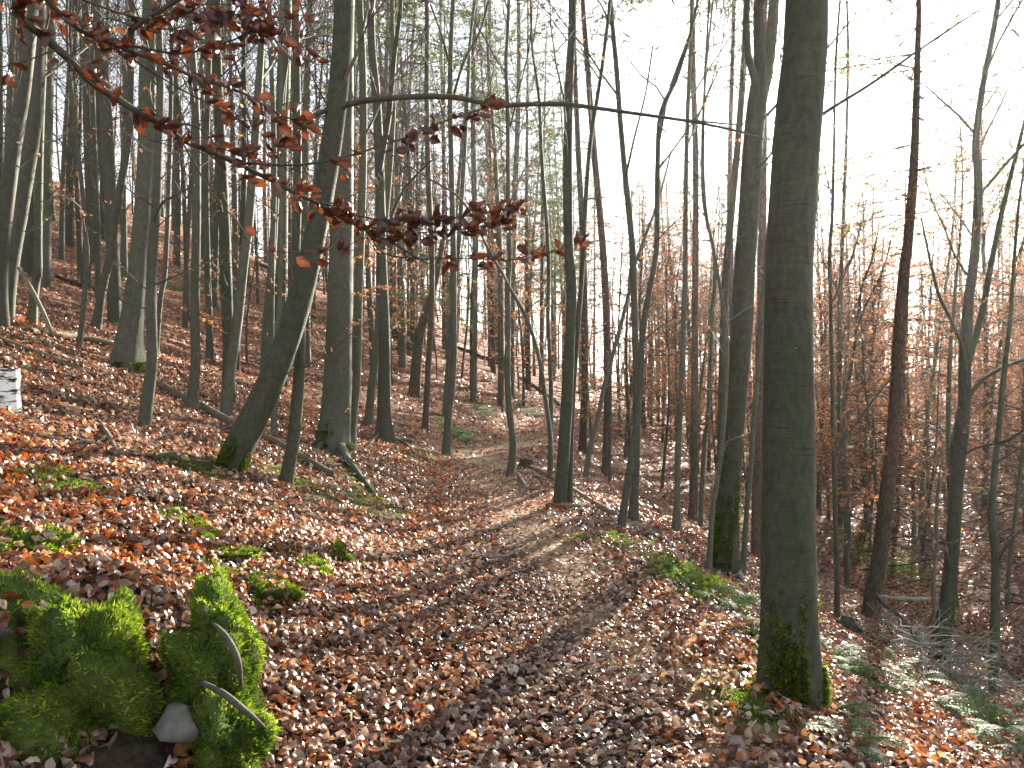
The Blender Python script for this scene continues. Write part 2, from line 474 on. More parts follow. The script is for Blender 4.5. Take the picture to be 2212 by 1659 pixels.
def lay(mb, tpls, x, y, size, tilt, lift, cmul=1.0):
    n0 = gn(x, y)
    N = len(x)
    tr = np.clip(1.25 - np.abs(x - xc(y) - .35) / .8, 0, 1); tr = tr * tr * .6
    Z = n0 + R.normal(0, 1, (N, 3)) * (tilt * (1 - tr * .8))[:, None]; Z /= np.linalg.norm(Z, axis=1, keepdims=True)
    Z *= np.where(R.random(N) < .5, 1, -1)[:, None]
    yaw = R.uniform(0, 2 * np.pi, N)
    X, Y, Z = axes(Z, yaw)
    s = size * R.uniform(.65, 1.25, N) * (1 - .35 * tr)
    pos = np.stack([x, y, hgt(x, y)], -1) + n0 * (R.uniform(.2, 1, N) * lift)[:, None]
    col = leaf_cols(x, y) * cmul
    which = R.integers(0, len(tpls), N)
    for k, (tv, tt) in enumerate(tpls):
        m_ = which == k
        inst(mb, tv, tt, pos[m_], X[m_], Y[m_], Z[m_], s[m_], col[m_])

def keep_leaf(x, y):
    u = x - xc(y)
    b = np.maximum(blobs(BARE, x, y, 1.0) * .55, np.clip(blobs(MOSSY, x, y, 1.2) * .92, 0, .92))
    b = np.maximum(b, np.exp(-((x + 1.36) / .10) ** 2 - ((y - 2.75) / .25) ** 2) * 1.6)
    stream = (np.abs(u - 8.9 - .35 * np.sin(y * .5)) < .2)
    return (R.random(len(x)) > b) & ~stream

mb = MB()
x, y = scatter(2.0, 6.5, 1350); k = keep_leaf(x, y); x, y = x[k], y[k]
lay(mb, LEAF_FINE, x, y, .060, .52, .040)
x, y = scatter(6.5, 16, 500); k = keep_leaf(x, y); x, y = x[k], y[k]
lay(mb, LEAF_MID, x, y, .070, .52, .04)
x, y = scatter(16, 42, 62); k = keep_leaf(x, y); x, y = x[k], y[k]
lay(mb, [LEAF_FAR], x, y, .12, .40, .04)
litter = obj('fallen_leaves', mb, M['litter'], kind='stuff')
litter['label'] = 'brown and orange beech leaves covering the forest floor'; litter['category'] = 'leaves'

# ------------------------------------------------------------------ branches and crowns
class Wood:
    """collects twigs (by number of points) and leaves of one tree"""
    def __init__(s): s.p = {}; s.lp = []; s.ld = []; s.ls = []
    def add(s, pts, r0, r1):
        k = len(pts); s.p.setdefault(k, ([], []))
        s.p[k][0].append(pts); s.p[k][1].append([r0 + (r1 - r0) * i / (k - 1) for i in range(k)])
    def leaf(s, p, d, size): s.lp.append(p); s.ld.append(d); s.ls.append(size)
    def wood_mb(s, sides=3):
        m = MB()
        for k, (p, r) in s.p.items(): tubes(m, p, r, (5 if k >= 6 else sides))
        return m
    def leaf_mb(s, pal, tpl=LEAF_FAR, jit=.5):
        m = MB(); N = len(s.lp)
        if N:
            lp = np.array(s.lp); X = np.array(s.ld) + R.normal(0, jit, (N, 3)); X /= np.linalg.norm(X, axis=1, keepdims=True)
            Zr = R.normal(0, .7, (N, 3)) + np.array([0, 0, 1.0]); Y = np.cross(Zr, X); Y /= np.linalg.norm(Y, axis=1, keepdims=True)
            col = np.array(pal)[R.integers(0, len(pal), N)] * R.uniform(.7, 1.3, (N, 1))
            inst(m, tpl[0], tpl[1], lp, X, Y, np.cross(X, Y), np.array(s.ls), col)
        return m

def walk(p, d, L, k, wob, grav=0.0):
    out = [tuple(p)]; x, y, z = p; dx, dy, dz = d; st = L / (k - 1)
    for i in range(k - 1):
        dx += rnd.gauss(0, wob); dy += rnd.gauss(0, wob); dz += rnd.gauss(0, wob) + grav
        n = math.sqrt(dx * dx + dy * dy + dz * dz) + 1e-9; dx /= n; dy /= n; dz /= n
        x += dx * st; y += dy * st; z += dz * st; out.append((x, y, z))
    return out, (dx, dy, dz)

def sub(pts, t):
    f = t * (len(pts) - 1); i = min(int(f), len(pts) - 2); f -= i
    a, b = pts[i], pts[i + 1]
    return tuple(a[j] + (b[j] - a[j]) * f for j in range(3)), tuple(b[j] - a[j] for j in range(3))

def side_dir(d, spread, up=0.0):
    n = math.sqrt(sum(c * c for c in d)) + 1e-9; d = [c / n for c in d]
    while True:
        v = [rnd.gauss(0, 1) for _ in range(3)]; dot = sum(v[i] * d[i] for i in range(3)); v = [v[i] - dot * d[i] for i in range(3)]
        m = math.sqrt(sum(c * c for c in v))
        if m > .2: break
    o = [d[i] * math.cos(spread) + v[i] / m * math.sin(spread) for i in range(3)]; o[2] += up
    m = math.sqrt(sum(c * c for c in o)); return tuple(c / m for c in o)

def bough(W, p, d, L, r, depth, leafy, lsize, flat=0.0, wob=.12, dens=1.0, rmin=.0025):
    k = {3: 7, 2: 6, 1: 4, 0: 3}[depth]
    pts, dd = walk(p, d, L, k, wob, .02)
    W.add(pts, r, max(rmin, r * .3))
    if depth > 0:
        n = max(2, int((3 + L * 2.2) * dens)) if depth > 1 else max(2, int((2 + L * 2.5) * dens))
        for i in range(n):
            t = .2 + .8 * (i + rnd.random()) / n
            q, dq = sub(pts, t)
            sd = side_dir(dq, rnd.uniform(.5, 1.0), 0)
            if flat: sd = (sd[0], sd[1], sd[2] * (1 - flat) + .1 * flat)
            bough(W, q, sd, L * rnd.uniform(.28, .5) * (1.15 - .5 * t), max(rmin, r * .42), depth - 1, leafy, lsize, flat, wob, dens, rmin)
    if leafy and depth <= 1:
        n = int(leafy * L * 10 + rnd.random())
        for i in range(n):
            q, dq = sub(pts, rnd.uniform(.15, 1)); sd = side_dir(dq, .9)
            W.leaf(q, (sd[0], sd[1], sd[2] - .25), lsize * rnd.uniform(.7, 1.2))

ORANGE = [(.42, .20, .10), (.48, .25, .13), (.36, .17, .09), (.34, .17, .10), (.54, .33, .18), (.32, .19, .13)]

def trunk_crown(W, P, rad, z0, n, L0, leafy=0.0, lsize=.07, spread=(.6, 1.0), depth=2, dens=1.0, zmax=None, rmin=.004):
    """boughs from trunk points above height z0 (index into the trunk polyline P)"""
    zs = np.array([p[2] for p in P]); zt = zs[-1] if zmax is None else zmax
    for i in range(n):
        z = z0 + (zt - z0) * ((i + rnd.random()) / n)
        j = int(np.clip(np.searchsorted(zs, z), 1, len(P) - 1))
        t = (z - z0) / max(.1, zs[-1] - z0)
        d = P[j] - P[j - 1]
        sd = side_dir(d, rnd.uniform(*spread), .15)
        L = L0 * rnd.uniform(.6, 1.2) * (1.1 - .65 * t)
        bough(W, tuple(P[j]), sd, L, min(rad[j] * .45, .008 * L + .004), depth, leafy, lsize, .3, .12, dens, rmin)

# ------------------------------------------------------------------ the surveyed trees
TREE_XY = []
SURVEY = []
REFS = []
def traced(pts, label, bark='beech', d=None, H=17, flare=.25, sides=16, crown=10, crownL=2.4, twigs=6, leafy=.05, moss=0, name='beech_tree', group=None,
           limbs=(), stubs=0, lobes=5, zoff=0.0, short=None, shoots=(), roots=(), spr=(.45, 1.0), nsize=1.0):
    b = pts[0]
    d = hit(b[0], b[1]) if d is None else d
    base = ray(b[0], b[1], d); gz = float(hgt(base[0], d))
    root = thing(name, label, 'tree', (base[0], d, gz), group)
    o = np.array([base[0], d, gz])
    TREE_XY.append((base[0], d))
    W4 = []
    for i, (vx, vy, w) in enumerate(pts):
        p = ray(vx, vy, d)
        if i == 0: p[2] = gz
        W4.append([*p, w / 2 / F * d])
    W4 = np.array(W4)
    dv = W4[1, :3] - W4[0, :3]; dv /= np.linalg.norm(dv)
    W4 = np.vstack([[*(W4[0, :3] - dv * .35), W4[0, 3] * 1.05], W4])
    top = W4[-1]; dv = W4[-1, :3] - W4[-2, :3]; dv /= np.linalg.norm(dv)
    z = top[2]; r = top[3]; p = top[:3].copy(); ext = []
    if H > z + .5:
        n = max(2, int((H - z) / 1.5)); st = (H - z) / n
        for i in range(n):
            dv = dv + np.array([rnd.gauss(0, .06), rnd.gauss(0, .06), .12]); dv /= np.linalg.norm(dv)
            p = p + dv * st; ext.append([*p, max(.012, r * (1 - .9 * (i + 1) / n))])
        W4 = np.vstack([W4, ext])
    # a gentle sway in depth so that the stem is not flat
    step = .10 if d < 9 else (.16 if d < 16 else .3)
    C = catmull(W4, step)
    s = np.arange(len(C)) * step; ph = rnd.uniform(0, 6)
    C[:, 1] += .02 * d * .25 * np.sin(s * .55 + ph) * np.clip(s / 2, 0, 1)
    P, rad = C[:, :3], np.maximum(C[:, 3], .008)
    m = MB(); tube(m, P, rad, sides, .05 if d < 16 else .03, rnd.random() * 30, flare, lobes, fscale=.16 + rad[3])
    obj('trunk', m, M[bark], root, True, o)
    tm = 'spruce' if bark == 'spruce' else 'twig'
    W = Wood()
    ztop = CAMZ + .5 * d
    if bark != 'spruce':
        z0 = max(gz + 3.5, min(ztop, gz + 8) - 2.5)
        trunk_crown(W, P, rad, z0, crown, crownL, leafy * .7, .075, (.5, .9), 2, .8)
        if twigs:
            trunk_crown(W, P, rad, gz + .9, twigs, .9, leafy * 2, .07, (.9, 1.4), 1, .8, min(ztop, z0 + 2), .0022)
    else:
        spruce_top(W, P, rad, gz, H, *spr); W.ls = [a_ * nsize for a_ in W.ls]
    for sh in shoots:                # small leafy side shoots seen on the stem
        q = ray(sh[0], sh[1], d)
        dr = (sh[2], rnd.uniform(-.4, .1), .15)
        bough(W, tuple(q), dr, sh[3], .006, 1, 2.2, .06, .6, .15, 1.6, .0022)
    obj('twigs', W.wood_mb(), M[tm], root, False, o, 'stuff')
    if W.lp:
        obj('needles' if bark == 'spruce' else 'leaves', W.leaf_mb((ORANGE + NEEDLE if spr[1] > 1 else NEEDLE) if bark == 'spruce' else ORANGE, NEEDLE_TPL if bark == 'spruce' else (LEAF_MID[0] if d < 16 else LEAF_FAR)), M['needle' if bark == 'spruce' else 'orange'], root, False, o, 'stuff')
    for lb in limbs:                 # forks and limbs seen in the photograph
        lp = np.array([[*ray(a, b_, d + dz), w / 2 / F * d] for a, b_, w, dz in lb])
        c = catmull(lp, .12 if d < 16 else .3)
        m = MB(); tube(m, c[:, :3], np.maximum(c[:, 3], .004), 8 if d > 9 else 10, .04, rnd.random() * 9)
        obj('branch', m, M[bark if lb[0][2] > 15 else ('dark_twig' if bark != 'spruce' else 'spruce')], root, True, o)
    for rt in roots:                 # surface roots running out over the ground
        q4 = []
        for k_, (a, b_, w) in enumerate(rt):
            dd = hit(a, b_) if k_ else d; p = ray(a, b_, dd); r_ = w / 2 / F * dd; p[2] = float(hgt(p[0], p[1])) + r_ * (.9 if k_ else 1.5) - (.05 if k_ == len(rt) - 1 else 0); q4.append([*p, r_])
        c = catmull(np.array(q4), .1); m = MB(); tube(m, c[:, :3], np.maximum(c[:, 3], .006), 9, .1, rnd.random() * 9); obj('root', m, M[bark], root, True, o)
    if stubs:
        m = MB(); pp = []; rr = []
        for i in range(stubs):
            j = rnd.randrange(6, max(7, int(len(P) * .8))); a = rnd.uniform(0, 6.28); L = rnd.uniform(.15, .7)
            q = P[j]; e = q + np.array([math.cos(a) * L, math.sin(a) * L, rnd.uniform(-.15, .1)])
            pp.append([q, (q + e) / 2 + [0, 0, .02], e]); rr.append([.012, .009, .004])
        tubes(m, np.array(pp), np.array(rr), 4)
        obj('dead_stubs', m, M['spruce'], root, False, o, 'stuff')
    if moss:                         # moss sleeve at the foot
        m = MB(); moss_on_stem(m, P, rad, d, moss, flare)
        obj('moss', m, M['moss'], root, False, o, 'stuff')
    SURVEY.append((root, P, rad, d))
    if short: REFS.append((float(np.interp(700, [p[1] for p in pts][::-1], [p[0] for p in pts][::-1])), short))
    return root

NEEDLE = [(.075, .11, .045), (.10, .14, .05), (.14, .16, .055), (.06, .085, .04)]
NEEDLE_TPL = (np.array([(-.5, 0, 0), (0, .07, -.03), (.5, 0, -.05), (0, -.07, -.03)]), np.array([(0, 2, 1), (0, 3, 2)]))

def spruce_top(W, P, rad, gz, H, c0=.45, needles=1.0):
    zs = P[:, 2]; z = gz + 2.0
    while z < zs[-1] - .3:
        j = int(np.clip(np.searchsorted(zs, z), 1, len(P) - 1)); t = (z - gz) / (zs[-1] - gz)
        live = t > c0
        for b in range(rnd.randint(2, 4) if not live else rnd.randint(3, 5)):
            a = rnd.uniform(0, 6.28); L = (rnd.uniform(.4, 1.6) if not live else (1 - t) * 4.2 * rnd.uniform(.6, 1.1) + .4)
            pts, dd = walk(tuple(P[j]), (math.cos(a), math.sin(a), rnd.uniform(-.25, .1) if not live else -.05), L, 4, .08, -.03 if live else -.05)
            W.add(pts, .012 if not live else .018, .004)
            n = int(L * (2.5 if not live else 5))
            for i in range(n):
                q, dq = sub(pts, rnd.uniform(.2, 1)); sd = side_dir(dq, rnd.uniform(.6, 1.1)); sd = (sd[0], sd[1], sd[2] * .4 - .15)
                l2 = rnd.uniform(.2, .6) * (1 if live else .8)
                p2, _ = walk(q, sd, l2, 3, .1, -.05); W.add(p2, .005, .003)
                if live:
                    for h in range(int(4 * needles + rnd.random())):
                        qq, dq2 = sub(p2, rnd.uniform(.1, 1)); W.leaf(qq, (dq2[0], dq2[1], dq2[2] - .1), rnd.uniform(.16, .34))
        z += rnd.uniform(.3, .55) if live else rnd.uniform(.5, 1.1)

MOSSCOL = np.array([(.06, .10, .014), (.10, .16, .02), (.15, .20, .025), (.22, .25, .04), (.045, .075, .013)])

def blades(m, pos, nor, L, w, col):
    N = len(pos)
    d = nor + R.normal(0, .45, (N, 3)); d[:, 2] += .25; d /= np.linalg.norm(d, axis=1, keepdims=True)
    sd = np.cross(d, R.normal(0, 1, (N, 3))); sd /= np.linalg.norm(sd, axis=1, keepdims=True)
    l = (L * R.uniform(.5, 1.3, N))[:, None]
    bend = R.normal(0, .35, (N, 3)) * l
    V = np.stack([pos - sd * w, pos + sd * w, pos + d * l * .6 + sd * w * .6, pos + d * l + bend * .6], 1)
    b = (np.arange(N) * 4)[:, None, None]
    t = (b + np.array([[0, 1, 2], [0, 2, 3]])[None]).reshape(-1, 3)
    m.add(V.reshape(-1, 3), t, None, np.repeat(col, 4, 0))

def moss_on_stem(m, P, rad, d, amt, flare):
    """amt = (height, number of blades, centre angle towards the viewer)"""
    h, n, ang = amt
    s = np.abs(R.normal(0, h * .55, n)) ; s = s[s < h * 1.6]; n = len(s)
    zs = P[:, 2] - (P[3, 2]); j = np.clip(np.searchsorted(np.concatenate([[0], np.cumsum(np.linalg.norm(np.diff(P, axis=0), axis=1))]) - .35, s), 2, len(P) - 2)
    th = ang + R.normal(0, .8, n)
    keep = fbm(th * 2.2 + 3, s * 4, 3) > -.12 + .25 * (s / h - .3)
    s, j, th = s[keep], j[keep], th[keep]; n = len(s)
    nor = np.stack([np.cos(th), np.sin(th), np.zeros(n)], -1)
    fl = 1 + flare * .75 * np.exp(-np.maximum(s, 0) / (.16 + rad[3]))
    fr = R.random(n)[:, None]
    pos = P[j] * fr + P[j - 1] * (1 - fr) + nor * (rad[j] * fl * .97)[:, None]
    col = MOSSCOL[R.integers(0, 5, n)] * R.uniform(.7, 1.2, (n, 1))
    blades(m, pos, nor + np.array([0, 0, -.2]), .028, .0035 + .0003 * d, col)

CAMSIDE = -1.57
# nearest stem by the right edge of the path
traced([(1708, 1505, 128), (1706, 1400, 121), (1705, 1326, 116), (1704, 1083, 111), (1707, 722, 102), (1709, 549, 98), (1720, 347, 96), (1735, 174, 90), (1744, 0, 87)],
       'thick dark green beech trunk nearest the viewer, mossy foot, right of the path', short='nearest trunk', bark='beech_green', sides=40, flare=.22, crown=8, twigs=0, moss=(.42, 9000, CAMSIDE + .35), lobes=4,
       limbs=[[(1748, 268, 9, 0.0), (1800, 232, 8, .15), (1878, 184, 7, .35), (1982, 111, 6, .6), (2069, 52, 5, .8), (2120, 20, 3, 1.0)],
              [(1730, 60, 8, 0), (1690, 150, 7, .3), (1668, 330, 6, .5), (1652, 350, 5, .6), (1630, 365, 4, .7)]])
# leaning beech with the long level branch
traced([(497, 1012, 60), (520, 960, 62), (545, 905, 60), (590, 808, 56), (630, 700, 54), (660, 590, 50), (690, 450, 46), (715, 300, 44), (733, 150, 43), (742, 0, 41)],
       'leaning beech trunk curving right from a mossy foot, long level branch', short='leaning trunk', bark='beech_green', sides=30, flare=.15, crown=8, twigs=3, moss=(.30, 6000, CAMSIDE),
       limbs=[[(722, 235, 14, 0), (780, 219, 13, -.1), (850, 212, 12, -.25), (920, 209, 12, -.4), (985, 211, 11, -.5), (1030, 220, 10, -.55), (1075, 229, 10, -.6), (1140, 226, 9, -.7), (1225, 226, 9, -.8),
               (1280, 233, 8, -.85), (1360, 244, 7, -.9), (1440, 255, 6, -1.0), (1520, 268, 5, -1.05), (1590, 283, 5, -1.1), (1650, 300, 3, -1.1)],
              [(715, 235, 11, 0), (690, 245, 10, -.1), (660, 262, 9, -.15), (640, 282, 7, -.2), (640, 310, 5, -.2)],
              [(1440, 255, 4, -1.0), (1510, 262, 4, -1.0), (1570, 268, 3, -1.0), (1630, 272, 2, -1.0)]])
traced([(618, 1044, 27), (625, 1000, 27), (632, 960, 27), (644, 840, 25), (650, 740, 22), (647, 640, 20), (641, 550, 19), (645, 400, 18), (643, 200, 17), (640, 0, 15)],
       'slim dark beech stem just right of the leaning trunk foot', 'beech_green', sides=18, twigs=6)
traced([(720, 960, 72), (722, 930, 66), (728, 800, 58), (735, 600, 53), (740, 400, 46), (745, 200, 40), (748, 50, 36)],
       'thick straight beech behind the leaning trunk, yellow moss on its roots', short='thick straight beech', sides=30, flare=.30, H=22, moss=(.35, 6000, CAMSIDE), twigs=2, d=12.0,
       shoots=[(745, 640, .6, .7), (735, 600, -.7, .9), (715, 690, -.8, .7), (730, 720, .8, .5), (710, 660, -.9, .8), (720, 900, .7, .3), (752, 560, .8, .6)], roots=[[(733, 965, 24), (750, 1000, 18), (775, 1032, 14), (800, 1062, 11), (832, 1094, 7)], [(700, 962, 16), (686, 975, 10), (676, 985, 5)]])
traced([(757, 966, 24), (762, 900, 19), (770, 826, 18), (774, 618, 18), (783, 347, 17), (783, 139, 16), (777, 0, 15)], 'slender beech standing close against the thick straight beech', d=12.6, sides=16, flare=.4)
traced([(829, 950, 34), (830, 915, 29), (831, 826, 27), (831, 722, 25), (826, 618, 23), (821, 451, 21), (814, 243, 19), (803, 104, 17), (802, 0, 16)],
       'grey beech with spreading bare roots beside the sunny leaf drift', short='bare-rooted beech', sides=20, flare=.6, H=20, lobes=5,
       limbs=[[(818, 380, 13, 0), (840, 250, 12, .1), (852, 120, 11, .2), (864, 30, 9, .3), (870, -60, 7, .3)], [(824, 560, 6, 0), (845, 470, 6, .2), (880, 400, 5, .4), (935, 345, 4, .5)]], roots=[[(838, 946, 14), (862, 958, 11), (884, 972, 9), (908, 988, 5)], [(842, 942, 10), (880, 955, 8), (905, 968, 5)], [(818, 946, 12), (806, 955, 8), (798, 962, 4)]])
traced([(796, 884, 20), (803, 835, 18), (810, 780, 17), (818, 710, 16), (822, 600, 14), (840, 400, 12), (850, 200, 10)], 'short leaning grey stem half hidden by the beech with bare roots', d=17.5, sides=12)
traced([(918, 892, 14), (925, 792, 13), (932, 687, 13), (934, 549, 12), (927, 417, 12), (921, 208, 11), (921, 0, 9)], 'thin dark trunk with open boughs above the left bank of the bend', bark='spruce', name='spruce_tree', d=20, H=21, sides=10)
traced([(965, 917, 18), (970, 880, 16), (975, 844, 15), (980, 757, 14), (979, 653, 13), (979, 549, 13), (975, 347, 12), (973, 174, 11), (979, 0, 9)], 'slim beech leaning slightly, at the foot of the left bank before the bend', short='slim beech before the bend', sides=14, H=18, d=17.5,
       limbs=[[(974, 230, 7, 0), (1000, 140, 6, .2), (1040, 60, 5, .4), (1060, -20, 4, .4)], [(974, 150, 6, 0), (955, 80, 5, 0), (930, 10, 4, 0)]])
traced([(1022, 844, 15), (1022, 687, 14), (1027, 549, 13), (1024, 400, 12), (1022, 243, 11), (1026, 0, 8)], 'straight red-brown spruce pole on the bank above the bend', short='red-brown pole', bark='spruce', name='spruce_tree', H=25, sides=12, stubs=14)
traced([(1102, 1023, 17), (1108, 965, 15), (1100, 878, 14), (1096, 809, 13), (1097, 722, 12), (1097, 618, 12), (1101, 549, 11), (1098, 451, 10), (1097, 243, 9), (1093, 139, 8), (1099, 0, 7)],
       'thin wavy beech standing alone on the right edge of the path', short='wavy path-edge beech', bark='beech', sides=14, flare=.35, H=14, twigs=8, d=13.6,
       limbs=[[(1097, 300, 5, 0), (1120, 200, 4, .1), (1140, 120, 3, .2), (1150, 40, 3, .2)]])
traced([(1189, 1036, 11), (1189, 948, 10), (1178, 861, 9), (1164, 774, 9), (1144, 705, 8), (1123, 660, 8), (1102, 625, 7), (1081, 583, 6), (1060, 549, 6), (998, 434, 5), (921, 382, 4), (831, 323, 3)],
       'thin sapling arching far over to the left beside the path', 'beech', sides=8, flare=.2, H=0, twigs=5, crown=0, d=13.0, name='arched_sapling')
traced([(1187, 1015, 11), (1190, 900, 10), (1189, 792, 9), (1184, 687, 9), (1185, 549, 9), (1171, 347, 8), (1164, 208, 7), (1150, 104, 6), (1146, 0, 5)], 'upright thin stem beside the arched sapling', 'beech', sides=10, H=15, twigs=9, leafy=.12, d=13.6)
traced([(1209, 1090, 31), (1213, 1040, 29), (1220, 930, 26), (1230, 757, 23), (1234, 618, 22), (1228, 521, 21), (1227, 347, 20), (1230, 174, 18), (1236, 0, 16)],
       'dark stout beech on the right path edge by the short cut log', short='dark stout beech', bark='beech_green', sides=22, flare=.12, H=19, twigs=5, crown=12, d=10.4)
traced([(1230, 1091, 14), (1234, 930, 12), (1244, 757, 12), (1253, 653, 11), (1260, 549, 11), (1265, 451, 10), (1275, 312, 9), (1300, 150, 8), (1318, 0, 7)], 'thinner twin stem touching the dark stout beech', 'beech_green', sides=12, H=15, d=10.5)
traced([(1258, 925, 17), (1263, 792, 15), (1262, 583, 14), (1256, 450, 13), (1248, 312, 12), (1240, 100, 10)], 'red-brown spruce behind the dark stout beech', bark='spruce', name='spruce_tree', H=26, sides=12, stubs=16, d=23)
traced([(1310, 998, 21), (1311, 940, 18), (1312, 826, 17), (1307, 618, 16), (1296, 451, 15), (1283, 312, 14), (1269, 139, 12), (1258, 0, 10)], 'tall red-brown spruce leaning left behind the leaning slender stem', short='tall left-leaning spruce', bark='spruce', name='spruce_tree', H=27, sides=14, stubs=22, d=19.5)
traced([(1264, 1012, 12), (1276, 960, 11), (1289, 913, 10), (1307, 826, 10), (1335, 722, 9), (1359, 628, 8), (1373, 566, 7), (1420, 440, 5), (1450, 330, 4)], 'slender stem leaning right across the red-brown spruce', 'beech', sides=10, H=0, crown=0, twigs=12, leafy=.3, d=16.5)
traced([(1368, 1128, 22), (1371, 1060, 18), (1374, 1000, 17), (1376, 861, 16), (1373, 722, 15), (1369, 583, 15), (1366, 521, 14), (1352, 382, 13), (1342, 278, 12), (1331, 139, 11), (1321, 35, 9)],
       'upright stem of the crossing pair behind the fallen log', short='crossing pair', bark='beech', sides=16, H=15, d=11.2, twigs=6, limbs=[[(1352, 382, 6, 0), (1370, 300, 5, .1), (1395, 200, 4, .2), (1410, 100, 4, .2)]])
traced([(1343, 1155, 18), (1347, 1100, 16), (1356, 1035, 15), (1376, 896, 14), (1383, 792, 14), (1387, 722, 13), (1397, 653, 13), (1411, 583, 12), (1418, 521, 12), (1421, 347, 11), (1429, 243, 11), (1460, 174, 9), (1477, 122, 8), (1500, 40, 6)],
       'wavy split stem crossing in front of its straighter neighbour', 'beech', sides=16, H=12, d=9.6, twigs=6, limbs=[[(1425, 300, 6, 0), (1445, 200, 5, .1), (1480, 100, 4, .2), (1510, 20, 3, .3)]])
traced([(1461, 1124, 18), (1464, 1060, 13), (1466, 1000, 12), (1472, 861, 12), (1477, 722, 12), (1480, 583, 11), (1480, 486, 10), (1482, 300, 10), (1490, 100, 8)], 'slim straight beech on the slope right of the crossing pair', short='slim straight slope beech', bark='beech', sides=14, H=16, flare=.5, d=12.6)
traced([(1496, 1030, 19), (1500, 900, 16), (1502, 826, 16), (1503, 687, 15), (1503, 549, 14), (1501, 347, 13), (1496, 174, 12), (1495, 0, 10)], 'straight dark red spruce pole right of the slim straight beech', bark='spruce', name='spruce_tree', H=26, sides=12, stubs=20, d=19)
traced([(1513, 1043, 11), (1520, 960, 10), (1527, 896, 9), (1536, 722, 9), (1545, 560, 8), (1520, 417, 7), (1524, 174, 6)], 'thin crooked dark stem right of the dark red spruce pole', 'beech', sides=8, H=13, d=18, leafy=.2)
traced([(1563, 1250, 62), (1567, 1180, 55), (1572, 1069, 52), (1590, 861, 46), (1600, 722, 45), (1607, 583, 44), (1614, 486, 44), (1624, 312, 41), (1634, 220, 40), (1640, 150, 28), (1638, 35, 22), (1640, -60, 18)],
       'big beech splitting into three stems high up, mossy lower trunk', short='big mossy beech', bark='beech_green', sides=30, flare=.32, H=20, twigs=4, moss=(1.3, 12000, CAMSIDE - .25), lobes=3, d=9.6,
       limbs=[[(1636, 260, 26, 0), (1655, 160, 27, .1), (1667, 69, 24, .15), (1672, 0, 22, .2), (1678, -90, 18, .2)], [(1624, 290, 20, -.12), (1632, 190, 17, -.2), (1616, 120, 16, -.2), (1612, 60, 15, -.2), (1613, 0, 14, -.2), (1614, -80, 12, -.2)]], roots=[[(1588, 1240, 24), (1602, 1262, 14), (1616, 1276, 6)]])
traced([(1530, 1240, 14), (1534, 1180, 12), (1538, 1104, 11), (1555, 983, 11), (1565, 861, 10), (1569, 757, 9), (1562, 670, 8), (1545, 566, 7), (1522, 417, 6), (1524, 174, 5)],
       'thin pale stem in front of the big mossy beech, winter twigs', 'beech', sides=12, H=11, d=9.1, twigs=10,
       limbs=[[(1566, 850, 4, 0), (1590, 840, 4, -.1), (1620, 828, 3, -.2), (1650, 815, 2, -.3)], [(1566, 860, 4, 0), (1545, 845, 4, -.1), (1520, 840, 3, -.2), (1500, 815, 2, -.3)]])
traced([(1556, 1040, 20), (1560, 900, 18), (1565, 722, 17), (1571, 583, 17), (1578, 486, 16), (1593, 312, 15), (1604, 139, 13), (1610, 0, 11)], 'dark trunk hidden behind the big mossy beech', 'beech_green', sides=14, H=20, d=15, flare=.1)
traced([(1581, 1000, 12), (1580, 700, 12), (1579, 400, 11), (1579, 208, 10), (1583, 0, 8)], 'distant red-brown pole seen left of the three-stemmed top', bark='spruce', name='spruce_tree', H=26, sides=10, d=24, stubs=14)
traced([(1604, 1240, 13), (1610, 1130, 12), (1617, 1035, 12), (1631, 861, 11), (1645, 722, 10), (1652, 618, 10), (1668, 450, 8), (1690, 250, 6)], 'thin stem between the big mossy beech and the nearest trunk', 'beech', sides=10, H=12, d=10.4)
traced([(1636, 1095, 24), (1638, 1000, 22), (1640, 800, 20), (1643, 600, 18), (1650, 300, 15), (1655, 0, 11)], 'reddish spruce trunk half hidden by the nearest trunk', bark='spruce', name='spruce_tree', H=26, sides=14, d=17, stubs=20)
# right of the nearest trunk
traced([(1808, 1324, 13), (1806, 1222, 10), (1803, 1121, 9), (1800, 826, 9), (1798, 687, 8), (1796, 549, 8), (1801, 451, 7), (1803, 312, 6), (1806, 100, 5)], 'thin upright stem right of the nearest trunk above the root plate', 'beech_green', sides=10, H=13, d=11.2, twigs=12, crown=16, leafy=.35,
       limbs=[[(1803, 990, 6, 0), (1840, 930, 5, .2), (1890, 860, 5, .3), (1930, 815, 4, .4), (1975, 790, 3, .5)], [(1800, 650, 5, 0), (1815, 610, 4, .1), (1840, 560, 4, .2), (1860, 480, 3, .2)]])
traced([(1830, 1160, 12), (1822, 1050, 11), (1812, 930, 11), (1816, 722, 10), (1822, 549, 9), (1826, 400, 8), (1828, 200, 6)], 'dark stem behind the thin upright stem in the valley', 'beech', sides=10, H=18, d=19, leafy=.6, crown=20, twigs=16,
       limbs=[[(1814, 900, 7, 0), (1838, 800, 7, .3), (1852, 700, 6, .4), (1862, 620, 6, .5), (1884, 560, 5, .6), (1900, 480, 4, .6)], [(1852, 700, 5, .4), (1880, 640, 5, .5), (1905, 590, 4, .6), (1925, 520, 3, .6)]])
traced([(1881, 1312, 40), (1886, 1265, 34), (1895, 1205, 31), (1908, 1110, 30), (1930, 930, 28), (1947, 722, 26), (1958, 583, 23), (1965, 521, 21), (1975, 347, 18), (1979, 104, 12), (1980, 0, 10)],
       'brown ringed spruce leaning right, in the valley under the sun', short='ringed spruce', bark='spruce', name='spruce_tree', sides=20, H=17, stubs=46, d=14.2, flare=.2, spr=(.36, 2.2), nsize=.5)
